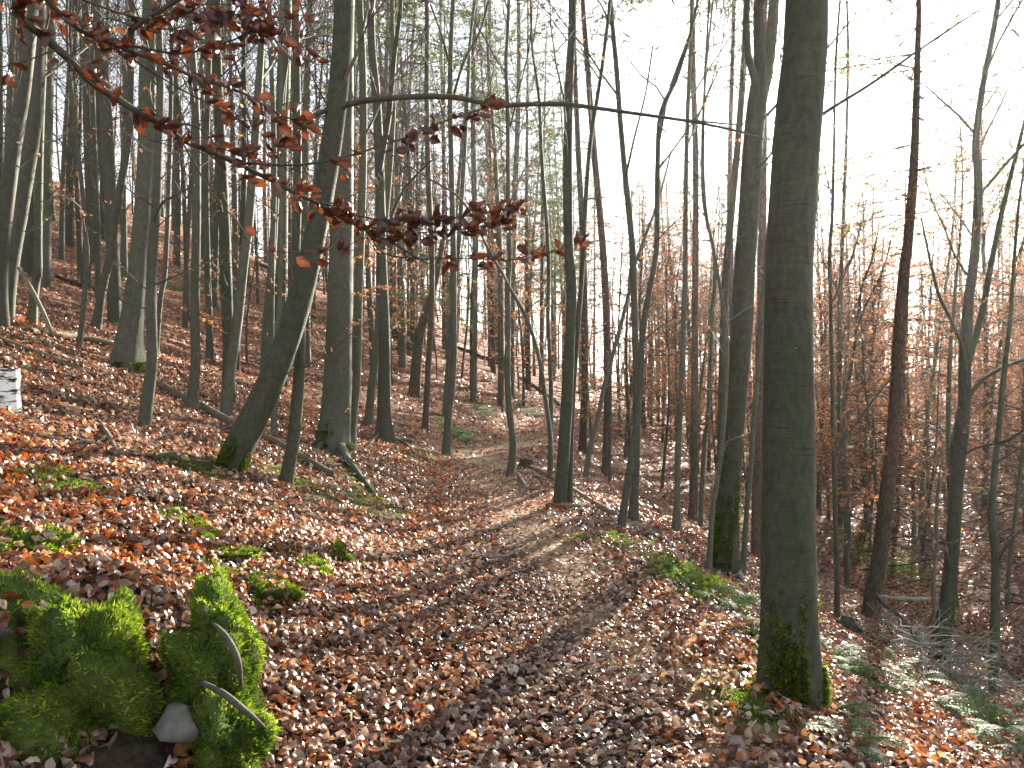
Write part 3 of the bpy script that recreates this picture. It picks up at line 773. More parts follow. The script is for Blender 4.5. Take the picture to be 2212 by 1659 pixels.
traced([(2027, 1416, 40), (2036, 1340, 33), (2045, 1291, 30), (2062, 1118, 27), (2069, 1035, 26), (2086, 896, 25), (2090, 757, 24), (2097, 653, 20), (2107, 566, 19), (2111, 521, 18), (2114, 382, 16), (2107, 312, 15), (2117, 208, 13), (2135, 104, 12), (2152, 0, 10)],
       'forked green beech beside the stream, yellow-green moss at its foot', short='forked beech', bark='beech_green', sides=22, flare=.2, H=12, moss=(.9, 6000, CAMSIDE), twigs=10, crown=18, leafy=.25, d=11.4,
       limbs=[[(2090, 790, 16, 0), (2104, 740, 15, .1), (2124, 663, 14, .2), (2142, 566, 13, .25), (2166, 451, 11, .3), (2201, 312, 9, .35), (2230, 200, 7, .4)],
              [(2086, 800, 9, 0), (2079, 750, 8, -.1), (2052, 687, 8, -.2), (2027, 635, 7, -.25), (2006, 549, 6, -.3), (1990, 470, 4, -.3)],
              [(2088, 870, 10, 0), (2111, 833, 9, -.1), (2156, 799, 8, -.2), (2212, 778, 7, -.3), (2270, 770, 5, -.3)],
              [(2062, 1090, 14, 0), (2058, 1017, 12, .1), (2057, 965, 11, .15), (2069, 903, 9, .2), (2075, 850, 6, .2)],
              [(2080, 985, 6, 0), (2110, 968, 5, -.2), (2160, 960, 5, -.3), (2215, 972, 4, -.4)]])
traced([(2145, 1484, 20), (2149, 1326, 18), (2152, 1204, 17), (2145, 1118, 15), (2152, 1035, 14), (2166, 896, 12), (2176, 792, 11), (2187, 687, 9), (2190, 618, 8), (2200, 450, 6), (2215, 300, 4)],
       'slim bent beech farthest right with pale side branches', short='farthest right beech', bark='beech_green', sides=14, H=9, d=10.2, twigs=14, leafy=0,
       limbs=[[(2152, 1215, 8, 0), (2170, 1185, 7, -.1), (2200, 1150, 6, -.2), (2240, 1130, 5, -.2)], [(2150, 960, 7, 0), (2180, 950, 6, -.1), (2212, 930, 5, -.2), (2250, 925, 4, -.3)], [(2150, 1000, 6, 0), (2175, 985, 5, 0), (2212, 960, 4, -.1)]])
traced([(2022, 1330, 10), (2020, 1255, 9), (2028, 1190, 8), (2026, 1120, 7), (2032, 1020, 6)], 'broken dead dark pole just left of the forked beech', 'twig', sides=8, H=0, crown=0, twigs=4, leafy=0, d=13, name='dead_pole')
# left hillside, from the left edge inwards
traced([(3, 700, 32), (2, 600, 31), (14, 490, 30), (35, 310, 29), (55, 170, 28), (66, 0, 26)], 'pale sunlit beech at the left picture edge on the hillside', short='left-edge beech', sides=20, H=19, d=10.8)
traced([(13, 682, 30), (24, 573, 30), (42, 451, 30), (62, 312, 30), (73, 208, 29), (82, 0, 27)], 'second beech from the left edge, leaning right', sides=20, H=19, d=11.8)
traced([(69, 696, 20), (76, 640, 17), (83, 600, 16), (87, 573, 16), (88, 312, 15), (92, 104, 14), (88, 0, 13)], 'third beech from the left edge, straight and grey', short='third hillside beech', sides=14, H=19, d=12.3)
traced([(170, 735, 11), (179, 653, 10), (187, 549, 10), (186, 521, 9), (177, 382, 8), (163, 243, 7), (153, 139, 6), (150, 20, 5)], 'thin wavy stem between straight hillside beeches at left', sides=10, H=12, d=12.1, leafy=.15, twigs=9)
traced([(208, 695, 20), (222, 618, 17), (236, 549, 16), (243, 486, 16), (260, 382, 16), (274, 278, 15), (278, 208, 14), (284, 0, 12)], 'beech leaning right up the left hillside, two from the big beech', short='right-leaning hillside beech', sides=14, H=20, d=15)
traced([(186, 560, 19), (194, 486, 18), (205, 347, 17), (208, 208, 17), (209, 40, 15)], 'straight grey trunk far up the left hillside near a mossy patch', sides=12, H=24, d=21)
traced([(276, 778, 64), (280, 745, 54), (287, 690, 46), (295, 618, 40), (300, 549, 36), (312, 347, 34), (312, 174, 31), (318, 87, 30), (320, 0, 28)], 'big grey beech with flared mossy foot on the left hillside', short='big grey beech', bark='beech', sides=28, flare=.35, H=22, moss=(.16, 2500, CAMSIDE + .6), d=12)
traced([(311, 918, 25), (314, 885, 26), (319, 844, 25), (326, 774, 23), (323, 653, 22), (326, 549, 20), (335, 451, 19), (342, 312, 17), (347, 174, 16), (347, 0, 14)], 'knotty slim beech in front of the big grey beech', 'beech', sides=18, H=13, d=8.3, twigs=12, flare=.1, limbs=[[(332, 480, 7, 0), (350, 440, 6, -.1), (375, 425, 5, -.2), (420, 400, 3, -.3)]])
traced([(337, 696, 12), (346, 640, 11), (354, 583, 11), (361, 382, 10), (368, 208, 9), (372, 0, 8)], 'thin stem just right of the knotty slim beech', sides=10, H=16, d=15)
traced([(414, 870, 24), (418, 820, 21), (421, 774, 20), (418, 687, 20), (420, 549, 19), (422, 451, 18), (422, 243, 17), (413, 69, 15), (411, 0, 14)], 'pale grey beech with a kink near its foot, by the long fallen log', short='kinked pale beech', sides=16, H=17, d=10.7, twigs=10)
traced([(495, 848, 27), (492, 790, 25), (490, 722, 24), (486, 583, 24), (483, 451, 23), (476, 278, 22), (472, 139, 20), (470, 0, 18)], 'rear trunk of the touching pair on the left hillside', 'beech_green', sides=16, H=19, d=12.6)
traced([(488, 878, 25), (493, 835, 23), (500, 792, 22), (514, 687, 22), (524, 583, 21), (535, 486, 20), (545, 347, 19), (552, 243, 17), (562, 104, 15), (568, 0, 13)], 'front trunk of the touching pair, leaning right', short='touching pair', sides=16, H=16, d=11.3, shoots=[(505, 730, -.8, .8), (515, 690, -.7, .6)])
traced([(452, 695, 16), (449, 640, 14), (448, 583, 14), (448, 400, 13), (452, 200, 12), (455, 0, 10)], 'slim grey beech mid-hillside left of the touching pair', sides=12, H=20, d=17)
traced([(571, 758, 24), (576, 700, 20), (582, 650, 18), (590, 560, 17), (600, 400, 15), (612, 200, 13), (620, 0, 11)], 'beech leaning right with a dark hollow at its foot', short='hollow-footed beech', sides=14, H=20, d=16, flare=.4)
traced([(587, 745, 14), (588, 640, 13), (588, 549, 13), (590, 347, 12), (583, 104, 11), (580, 0, 10)], 'straight thin stem touching the beech with the hollow foot', sides=10, H=19, d=15.6, twigs=9, leafy=.2)
traced([(592, 906, 14), (597, 820, 12), (600, 740, 12), (604, 600, 11), (606, 400, 10), (604, 200, 9)], 'thin dark stem behind the leaning trunk', sides=10, H=14, d=11)
traced([(511, 800, 16), (513, 740, 13), (517, 640, 12), (522, 480, 12), (526, 300, 11), (528, 100, 10)], 'dim stem behind the touching pair', 'beech_green', sides=10, H=20, d=17)
traced([(894, 772, 24), (905, 730, 22), (921, 680, 19), (940, 610, 16), (958, 520, 12)], 'dark broken trunk leaning right on the upturned root mound', bark='spruce', name='spruce_tree', d=25, H=0, sides=12)
traced([(961, 828, 14), (972, 740, 12), (985, 600, 11), (1000, 400, 10), (1010, 200, 8)], 'dim leaning stem between the slim beech and the red-brown pole', sides=10, d=23, H=20, leafy=.2)
print('survey', len(SURVEY))

# ------------------------------------------------------------------ trees of the wood behind: a few kinds, copied one by one
def stem_line(H, lean, wob, n=14):
    z = np.linspace(-.4, H, n); a = rnd.uniform(0, 6.28); ph = rnd.uniform(0, 6.28)
    t = np.clip(z / H, 0, 1)
    x = lean * t ** 1.3 * H * math.cos(a) + wob * np.sin(t * 5 + ph) * t; y = lean * t ** 1.3 * H * math.sin(a) + wob * np.cos(t * 4 + ph) * t
    return np.stack([x, y, z], -1)

def proto_beech(H, r, leafy, ncr, low, fork=True):
    root = bpy.data.objects.new('beech_tree', None); link(root); root['tall'] = float(H)
    P = stem_line(H, .03, .35, 18); rad = r * (1 - .86 * np.clip(P[:, 2] / H, 0, 1) ** 1.1) + .006
    c = catmull(np.hstack([P, rad[:, None]]), .6)
    m = MB(); tube(m, c[:, :3], c[:, 3], 9, .04, rnd.random() * 30, .35, 4, fscale=.3)
    obj('trunk', m, M['beech'], root, True)
    W = Wood()
    trunk_crown(W, c[:, :3], c[:, 3], H * .33, ncr, 3.4, leafy, .09, (.45, .85), 2, .85, None, .0055)
    trunk_crown(W, c[:, :3], c[:, 3], 1.2, low, 1.6, leafy * 3, .085, (.9, 1.35), 1, 1.0, H * .4, .005)
    obj('twigs', W.wood_mb(), M['twig'], root, False, kind='stuff')
    if W.lp: obj('leaves', W.leaf_mb(ORANGE), M['orange'], root, False, kind='stuff')
    return root

def proto_young(H, r):
    root = bpy.data.objects.new('young_beech', None); link(root); root['tall'] = float(H)
    P = stem_line(H, .08, .25, 10); rad = r * (1 - .85 * np.clip(P[:, 2] / H, 0, 1)) + .004
    c = catmull(np.hstack([P, rad[:, None]]), .5)
    m = MB(); tube(m, c[:, :3], c[:, 3], 6, .02, rnd.random() * 30, .3, 3)
    obj('trunk', m, M['beech'], root, True)
    W = Wood()
    zs = c[:, 2]
    for i in range(int(H * 5)):
        z = rnd.uniform(.7, H); j = int(np.clip(np.searchsorted(zs, z), 1, len(c) - 1)); a = rnd.uniform(0, 6.28)
        L = (1.1 + .22 * H * (1 - z / H)) * rnd.uniform(.5, 1.2)
        bough(W, tuple(c[j, :3]), (math.cos(a), math.sin(a), rnd.uniform(.0, .45)), L, .012 * L ** .5, 1, .75, .085, .6, .13, 1.0, .0045)
    obj('twigs', W.wood_mb(), M['twig'], root, False, kind='stuff')
    obj('leaves', W.leaf_mb(ORANGE), M['orange'], root, False, kind='stuff')
    return root

def proto_spruce(H, r, c0, needles):
    root = bpy.data.objects.new('spruce_tree', None); link(root); root['tall'] = float(H)
    P = stem_line(H, .015, .12, 16); rad = r * (1 - .88 * np.clip(P[:, 2] / H, 0, 1)) + .006
    c = catmull(np.hstack([P, rad[:, None]]), .8)
    m = MB(); tube(m, c[:, :3], c[:, 3], 9, .04, rnd.random() * 30, .25, 4, fscale=.3)
    obj('trunk', m, M['spruce'], root, True)
    W = Wood(); spruce_top(W, c[:, :3], c[:, 3], 0, H, c0, needles)
    obj('twigs', W.wood_mb(), M['spruce'], root, False, kind='stuff')
    obj('needles', W.leaf_mb(NEEDLE, NEEDLE_TPL), M['needle'], root, False, kind='stuff')
    return root

PB = [proto_beech(19, .13, .03, 26, 10), proto_beech(22, .17, .02, 30, 6), proto_beech(16, .085, .06, 22, 14), proto_beech(20, .11, .0, 26, 8), proto_beech(13, .06, .10, 18, 16)]
PY = [proto_young(4.5, .03), proto_young(7, .045), proto_young(9, .06), proto_young(5.5, .035)]
PL = [proto_beech(15, .09, .75, 30, 26), proto_beech(18, .11, .55, 34, 24), proto_beech(12, .07, .95, 26, 24)]
PC = [proto_spruce(26, .17, .30, 1.7), proto_spruce(23, .15, .25, 1.7)]
PS = [proto_spruce(25, .17, .42, .8), proto_spruce(22, .13, .5, .7), proto_spruce(28, .2, .45, .9)]

def zone(x, y):
    u = float(x - xc(y)); d = math.hypot(x, y)
    if u < -1.2: return 'slope' if y < 34 else 'upper'
    if u < 9: return 'ahead' if u < 4.5 or y > 34 else 'valley'
    return 'bank' if y < 48 else 'farbank'
ZT = {'slope': 'among the trunks up the left hillside', 'upper': 'high and far up the left hillside', 'ahead': 'beyond the bend of the path',
      'valley': 'down the slope towards the stream', 'bank': 'on the brushy far bank of the stream', 'farbank': 'far back on the opposite valley side'}
ZS = {'slope': 'up the hillside', 'upper': 'far up the hillside', 'ahead': 'beyond the bend', 'valley': 'down the slope', 'bank': 'on the far bank', 'farbank': 'far across the valley'}
KT = {'beech_tree': ('bare grey beech', 'background beeches'), 'young_beech': ('young orange-leaved beech', 'young beeches'), 'spruce_tree': ('red-brown spruce', 'background spruces')}
placed = list(TREE_XY)
WOODS = []
used = set()
def put(protos, x, y, s=None, force=False):
    k = rnd.randrange(len(protos)); p = protos[k]
    if id(p) in used: o = copy_tree(p)
    else: used.add(id(p)); o = p
    o.location = (x, y, float(hgt(x, y))); o.rotation_euler = (rnd.gauss(0, .02), rnd.gauss(0, .02), rnd.uniform(0, 6.28))
    s = rnd.uniform(.8, 1.2) if s is None else s
    if x - xc(y) > 1.8 and not force:                          # tree height capped on this side so the low sun reaches the ground
        s = min(s, (.26 * math.hypot(x, y) + CAMZ - float(hgt(x, y))) / o.get('tall', 15.0))
    o.scale = (s, s, s)
    WOODS.append((o, o.name.split('.')[0], zone(x, y), x / y * F + CX))
    placed.append((x, y))

def scatter_trees(protos, n, d0, d1, sep, umin=-1e9, umax=1e9, vx0=-90, vx1=2300, s=None):
    got = 0
    for _ in range(n * 60):
        if got >= n: break
        d = math.sqrt(rnd.uniform(d0 * d0, d1 * d1)); vx = rnd.uniform(vx0, vx1)
        x = (vx - CX) / F * d; u = float(x - xc(d))
        if protos is not PY and protos is not PL and abs(vx - 1985) < 230 and rnd.random() < .75: continue
        if abs(u) < 1.7 or not umin < u < umax or abs(u - 8.9) < .8: continue
        if any((x - a) ** 2 + (d - b) ** 2 < sep * sep for a, b in placed): continue
        put(protos, x, d, s); got += 1
scatter_trees(PB, 46, 15, 36, 1.5, umax=-1.8)
scatter_trees(PB, 42, 34, 70, 1.8, umax=-1.8, s=1.0)
scatter_trees(PB, 20, 30, 60, 1.8, umin=1.8, umax=11)
scatter_trees(PB, 26, 28, 75, 2.2, umin=10, s=.6)
scatter_trees(PS, 12, 30, 60, 2.0, umax=-1.8, vx0=700)
scatter_trees(PS, 7, 36, 60, 2.0, umin=1.8, umax=14, vx1=1650)
scatter_trees(PS, 7, 58, 80, 2.5, umin=10, s=.7)
scatter_trees(PC, 12, 34, 66, 2.0, umax=8, vx0=780, vx1=1420, s=.85)
scatter_trees(PL, 30, 26, 66, 1.4, umin=1.8, umax=12, vx0=1050, s=.8)
scatter_trees(PL, 34, 32, 72, 1.6, umin=10, vx1=2300, s=.72)
scatter_trees(PL, 12, 24, 60, 1.4, umax=-1.8, vx0=650, s=.9)
scatter_trees(PB, 30, 30, 66, 1.2, umax=-3, vx1=900, s=.8)
scatter_trees(PY, 22, 17, 50, 1.0, umax=-1.8, vx0=700)
scatter_trees(PY, 10, 16, 50, 1.0, umax=-1.8, vx1=700)
scatter_trees(PY, 40, 19, 55, 1.0, umin=1.8, umax=12)
scatter_trees(PY, 40, 19, 65, 1.2, umin=9.6, s=.8)
for vx_, d_, s_ in ((1835, 23, 1.25), (1905, 20, 1.2), (1990, 23, 1.3), (2062, 17, 1.2), (2175, 16, 1.1), (2125, 25, 1.3), (1940, 27, 1.35), (2040, 29, 1.4), (2215, 21, 1.2), (1790, 27, 1.3), (1680, 25, 1.1), (1430, 24, 1.1), (1550, 28, 1.1)):
    put([PY[1], PY[2]], (vx_ - CX) / F * d_, float(d_), s_, True)
for vx_, d_, s_ in ((1768, 30, .9), (1815, 26, .85), (1862, 33, .95), (2080, 33, .9), (2128, 27, .85), (2175, 31, .9), (2208, 24, .75)):
    put(PL, (vx_ - CX) / F * d_, float(d_), s_, True)
for p in PB + PY + PS + PL + PC:
    if id(p) not in used: put([p], 30.0, 40.0 + len(used))

# each tree of the wood is told apart by the surveyed trunk it shows next to
ORD = ['', 'second ', 'third ', 'fourth ', 'fifth ', 'sixth ', 'seventh ', 'eighth ', 'ninth ', 'tenth ', 'eleventh ', 'twelfth ', 'thirteenth ', 'fourteenth ', 'fifteenth ']
bins = {}
for o, nm, z, vx in WOODS:
    if -15 < vx < 2227:
        rx, sh = min(REFS, key=lambda r: abs(r[0] - vx)); bins.setdefault((nm, z, sh, vx > rx), []).append((abs(vx - rx), o))
    else: tag(o, KT[nm][0] + ' ' + ZT[z] + ', outside the picture edge', 'tree', KT[nm][1] + ' ' + ZT[z] + ' beyond the edge')
for (nm, z, sh, right), lst in bins.items():
    lst.sort(key=lambda t: t[0])
    for k_, (_, o) in enumerate(lst):
        tag(o, '%s%s %s, %s of the %s' % (ORD[min(k_, 14)], KT[nm][0], ZS[z], 'right' if right else 'left', sh), 'tree', KT[nm][1] + ' ' + ZT[z])

# the wood beyond, which reads as one mass
def far_wood():
    W = MB(); WL = Wood(); pp = []; rr = []
    for i in range(640):
        vx = rnd.uniform(-200, 2420); d = math.sqrt(rnd.uniform((48 if vx < 800 else 62) ** 2, 150 ** 2)); x = (vx - CX) / F * d
        if any((x - a) ** 2 + (d - b) ** 2 < 1.5 for a, b in placed[-40:]): continue
        z = float(hgt(x, d)); H = min(24, max(8, rnd.uniform(.13, .25) * d + 1.6 - z)) if x > xc(d) + 6 else rnd.uniform(12, 21); r = rnd.uniform(.06, .14)
        P = [np.array([x + rnd.gauss(0, .25), d, z - .3 + H * t]) for t in (0, .25, .5, .75, 1)]
        pp.append(P); rr.append([r, r * .9, r * .7, r * .45, .03])
        for b in range(13):
            t = rnd.uniform(.15, .98); q = P[0] + (P[4] - P[0]) * t; a = rnd.uniform(0, 6.28); L = rnd.uniform(1, 3.4) * (1.1 - .6 * t)
            pts, _ = walk(tuple(q), (math.cos(a), math.sin(a), rnd.uniform(0, .9)), L, 4, .15, .03); WL.add(pts, .02, .008)
            for s_ in range(3):
                q2, dq = sub(pts, rnd.uniform(.3, 1)); p2, _ = walk(q2, side_dir(dq, .7), L * .45, 3, .15); WL.add(p2, .009, .005)
                if rnd.random() < .7:
                    for h in range(3):
                        q3, d3 = sub(p2, rnd.random()); WL.leaf(q3, d3, rnd.uniform(.14, .24))
    m = WL.wood_mb(); tubes(m, np.array(pp), np.array(rr), 5)
    root = obj('distant_forest', m, M['twig'], kind='stuff')
    root['label'] = 'distant bare beech wood along the skyline of both slopes'; root['category'] = 'forest'
    obj('leaves', WL.leaf_mb(ORANGE), M['orange'], root, kind='stuff')
far_wood()

# ------------------------------------------------------------------ stream in the valley bottom
ys = np.arange(-20, 70, .5)
m = MB()
lx = xc(ys) + 8.9 + .35 * np.sin(ys * .5)
sz = np.minimum.reduce([hgt(lx + o_, ys) for o_ in (-.1, 0, .1)]) + .06
Vs = np.stack([np.stack([lx - .24, ys, sz], -1), np.stack([lx + .24, ys, sz], -1)], 1).reshape(-1, 3)
k = np.arange(len(ys) - 1) * 2
m.add(Vs, None, np.stack([k, k + 1, k + 3, k + 2], -1))
wm, n, l, b, out = mat_new('stream_water')
b.inputs['Base Color'].default_value = (.03, .03, .025, 1); b.inputs['Roughness'].default_value = .08
bumpn(n, l, noise(n, l, objcoord(n), 9, 3), .5, .03, b)
st = obj('stream', m, wm, kind='structure'); st['label'] = 'narrow glinting stream in the valley bottom'

# ------------------------------------------------------------------ fallen logs, poles and stumps
def log(pts, label, mat='log', name='fallen_log', sides=12, lift=.4, d=None, stub=0, rough=.06, cat='log'):
    """pts: survey points lying on the ground with widths"""
    Q = []
    for vx, vy, w in pts:
        dd = hit(vx, vy) if d is None else d
        p = ray(vx, vy, dd); r = w / 2 / F * dd
        p[2] = float(hgt(p[0], p[1])) + r * lift * 2 if d is None else p[2]
        Q.append([*p, r])
    Q = np.array(Q); c = catmull(Q, .12)
    o = c[0, :3].copy()
    m = MB(); tube(m, c[:, :3], c[:, 3], sides, rough, rnd.random() * 40)
    ob = obj(name, m, M[mat], None, True, o)
    tag(ob, label, cat)
    for i in range(stub):
        j = rnd.randrange(3, len(c) - 2); a = rnd.uniform(0, 3.14); L = rnd.uniform(.08, .3)
        q = c[j, :3]; e = q + np.array([math.cos(a) * L * .6, -.1 * L, math.sin(a) * L])
        m = MB(); tube(m, [q, (q + e) / 2, e], [c[j, 3] * .35, c[j, 3] * .25, c[j, 3] * .12], 6)
        obj('branch_stub', m, M[mat], ob, True, o)
    return ob

log([(59, 719, 13), (150, 733, 15), (230, 748, 15), (275, 762, 11), (306, 775, 5)], 'broken red-brown log lying against the big grey beech foot', stub=3)
log([(-40, 722, 11), (60, 760, 11), (150, 793, 11), (243, 832, 8)], 'straight thin pole lying across the leaves at the left edge', stub=2)
log([(333, 832, 16), (420, 880, 19), (514, 927, 18), (590, 960, 17), (650, 995, 17), (714, 1032, 17)], 'long fallen log passing behind the leaning trunk foot', stub=4, sides=16)
log([(755, 994, 7), (800, 1014, 9), (835, 1030, 9), (870, 1052, 8), (904, 1070, 6)], 'dark curved branch lying at the edge of the leaf drift', 'dark_wood', 'fallen_branch', cat='branch', stub=2)
log([(1147, 1014, 10), (1190, 1037, 12), (1232, 1062, 14), (1290, 1098, 14), (1345, 1128, 13), (1400, 1152, 10), (1455, 1182, 7)], 'long dark log lying downhill under the crossing pair', 'log', stub=4)
log([(1216, 1101, 11), (1245, 1102, 12), (1270, 1097, 12)], 'short cut log at the foot of the dark stout beech', 'log', lift=.6)
log([(1122, 1030, 7), (1128, 1042, 8), (1137, 1055, 6)], 'small pale piece of branch on the right path edge', 'pale_wood', 'fallen_branch', cat='branch')
log([(1340, 1165, 5), (1400, 1190, 6), (1470, 1210, 5)], 'thin dead branch in the leaves below the split wavy stem', 'dark_wood', 'fallen_branch', cat='branch', stub=2)
log([(40, 578, 8), (70, 630, 9), (95, 680, 9), (113, 724, 8)], 'bare dead pole leaning on the second hillside beech', 'pale_wood', 'leaning_pole', d=11.3, cat='pole')
log([(375, 790, 5), (392, 812, 6), (425, 845, 6), (470, 880, 5)], 'crooked thin branch above the long fallen log', 'dark_wood', 'fallen_branch', cat='branch', stub=2)
log([(120, 600, 6), (180, 622, 8), (250, 640, 6)], 'dark log lying across the upper left hillside', 'dark_wood', d=None, stub=2)
log([(560, 575, 8), (620, 600, 9), (660, 625, 8)], 'grey log high on the hillside left of the thick straight beech', 'log')
log([(985, 752, 6), (1030, 770, 7), (1078, 790, 6)], 'dark log on the far bank above the bend', 'dark_wood')
log([(1123, 820, 7), (1165, 845, 8), (1210, 878, 7)], 'dark log sliding downhill beyond the bend', 'dark_wood')
log([(470, 1205, 6), (400, 1190, 9), (350, 1170, 10), (340, 1160, 6)], 'weathered grey stick half buried beside the mossy bank', 'pale_wood', 'fallen_branch', cat='branch') if False else None
log([(330, 995, 8), (360, 992, 15), (385, 997, 14), (397, 1003, 7)], 'dark grey root arch poking from leaves below the leaning trunk', 'dark_wood', 'bare_root', cat='root')
log([(195, 1085, 8), (235, 1082, 10), (290, 1098, 9)], 'grey stick lying among moss on the left bank', 'pale_wood', 'fallen_branch', cat='branch')
log([(0, 850, 9), (30, 870, 9), (70, 890, 8), (105, 905, 6)], 'dead branch lying beside the birch stump', 'dark_wood', 'fallen_branch', cat='branch', stub=2)
log([(205, 905, 9), (230, 940, 11), (250, 980, 12), (275, 1010, 10), (295, 1060, 6)], 'rotten brown branch running down the left bank', 'log', 'fallen_branch', cat='branch')
# right side
log([(1893, 1290, 8), (1940, 1330, 10), (1985, 1385, 11), (2033, 1436, 9)], 'dark dead limb slanting from the ringed spruce to the forked beech', 'dark_wood', 'fallen_branch', d=12.6, cat='branch', stub=1)
log([(1897, 1288, 7), (1960, 1294, 8), (2035, 1293, 6)], 'pale pole lying level behind the slanting dark limb', 'pale_wood', d=13.4)
log([(1894, 1388, 7), (1940, 1392, 9), (1980, 1390, 8)], 'short white log on the slope above the stream', 'pale_wood')
log([(1780, 1335, 6), (1800, 1350, 7), (1835, 1352, 5)], 'grey stick beside the torn root plate', 'pale_wood', 'fallen_branch', cat='branch')
log([(2005, 1440, 7), (2025, 1490, 8), (2045, 1530, 9), (2075, 1536, 9), (2085, 1522, 6)], 'crooked black branch standing in the ferns', 'dark_wood', 'fallen_branch', cat='branch', d=7.6)
log([(1995, 1420, 5), (2000, 1460, 5), (1992, 1500, 5), (1988, 1540, 4)], 'white dead stick upright in front of the brush heap', 'pale_wood', 'fallen_branch', cat='branch', d=7.8)
log([(1755, 1560, 6), (1775, 1600, 7), (1790, 1640, 7)], 'dark twig on the leaves below the nearest trunk', 'dark_wood', 'fallen_branch', cat='branch')

def stump(vx, vy, w, h, label, mat, d=None, name='tree_stump'):
    p = gnd(vx, vy); r = w / 2 / F * p[1]; hh = h / F * p[1]
    root = thing(name, label, 'stump', tuple(p)); 
    m = MB(); P = np.array([[0, 0, -.15], [0, 0, .0], [0.01, 0, hh * .35], [.015, 0, hh * .7], [.02, 0, hh]])
    tube(m, P, [r * 1.35, r * 1.25, r * 1.02, r, r * .98], 18, .10, rnd.random() * 20, .2, 5, cap=False); obj('trunk', m, M[mat], root, True)
    m = MB(); a = np.arange(18) / 18 * 6.283
    top = np.stack([np.cos(a) * r * .97 + .02, np.sin(a) * r * .97, hh + .01 * np.sin(a * 3)], -1)
    m.add(np.vstack([top, [[.02, 0, hh - .015]]]), [(i, (i + 1) % 18, 18) for i in range(18)]); obj('cut_face', m, M['pale_wood'], root)
    return root
stump(1135, 1012, 24, 20, 'low dark cut stump on the right path edge', 'dark_wood')
bs = stump(14, 880, 40, 84, 'broken white birch stump at the left edge', 'beech')
bm, n, l, b, out = mat_new('birch_bark')
co = objcoord(n); r_ = ramp(n, [(.43, (.02, .018, .015)), (.48, (.80, .80, .76))]); l.new(noise(n, l, co, 5, 4, .6, (1.5, 1.5, 6)), r_.inputs[0])
l.new(r_.outputs[0], b.inputs['Base Color']); b.inputs['Roughness'].default_value = .6
[c_ for c_ in bs.children if c_.name.startswith('trunk')][0].data.materials[0] = bm

def rootplate(vx, vy, size, label, n=60):
    """torn-up root mound: lump of earth with roots sticking out"""
    p = gnd(vx, vy); s = size / F * p[1]
    root = thing('root_plate', label, 'root plate', tuple(p))
    m = MB(); rock(m, np.zeros(3), (s * .5, s * .3, s * .5), 8, .45); obj('earth', m, M['dark_wood'], root, True)
    m = MB(); pp = []; rr = []
    for i in range(n):
        d = np.array([rnd.gauss(0, 1), rnd.gauss(0, .7) - .3, rnd.gauss(.2, .7)]); d /= np.linalg.norm(d)
        pts, _ = walk(tuple(d * s * .3), tuple(d), s * rnd.uniform(.2, .55), 4, .35, -.05); pp.append(pts); rr.append([s * .03, s * .022, s * .014, s * .006])
    tubes(m, np.array(pp), np.array(rr), 4); obj('roots', m, M['twig'], root, False, kind='stuff')

def rock(m, c, rad, seed, rough=.25, nu=28, nv=18, col=None):
    u = np.arange(nu) / nu * 2 * np.pi; v = np.linspace(.02, np.pi - .02, nv)
    U, Vv = np.meshgrid(u, v)
    n_ = np.stack([np.sin(Vv) * np.cos(U), np.sin(Vv) * np.sin(U), np.cos(Vv)], -1)
    k = 1 + rough * (fbm(n_[..., 0] * 1.7 + seed * 3.3, n_[..., 1] * 1.7 + n_[..., 2] * 2.1 + seed, 4))
    V_ = np.asarray(c) + n_ * k[..., None] * np.asarray(rad)
    i = np.arange(nv - 1)[:, None] * nu; j = np.arange(nu)[None]; kk = (j + 1) % nu
    q = np.stack([i + j, i + nu + j, i + nu + kk, i + kk], -1).reshape(-1, 4)
    m.add(V_.reshape(-1, 3), None, q, col)
    return n_, k

rootplate(1826, 1362, 62, 'torn root lump on the slope right of the nearest trunk')
rootplate(852, 730, 40, 'dark upturned root plate on the hillside behind the bare-rooted beech')
rootplate(878, 762, 46, 'second upturned root mound below the broken leaning trunk')

# ------------------------------------------------------------------ mossy rocks on the left bank
sm, n, l, b, out = mat_new('stone')
co = objcoord(n); r_ = ramp(n, [(.3, (.07, .07, .058)), (.7, (.21, .20, .17))]); l.new(noise(n, l, co, 9, 5, .65), r_.inputs[0]); l.new(r_.outputs[0], b.inputs['Base Color'])
b.inputs['Roughness'].default_value = .85; bumpn(n, l, noise(n, l, co, 24, 5, .7), .6, .02, b)
M['stone'] = sm
um, n, l, b, out = mat_new('moss_mat')
co = objcoord(n); r_ = ramp(n, [(.3, (.04, .07, .010)), (.7, (.11, .16, .02))]); l.new(noise(n, l, co, 25, 4, .7), r_.inputs[0]); l.new(r_.outputs[0], b.inputs['Base Color'])
b.inputs['Roughness'].default_value = .9; bumpn(n, l, noise(n, l, co, 120, 3, .7), 1, .015, b)
M['moss_mat'] = um

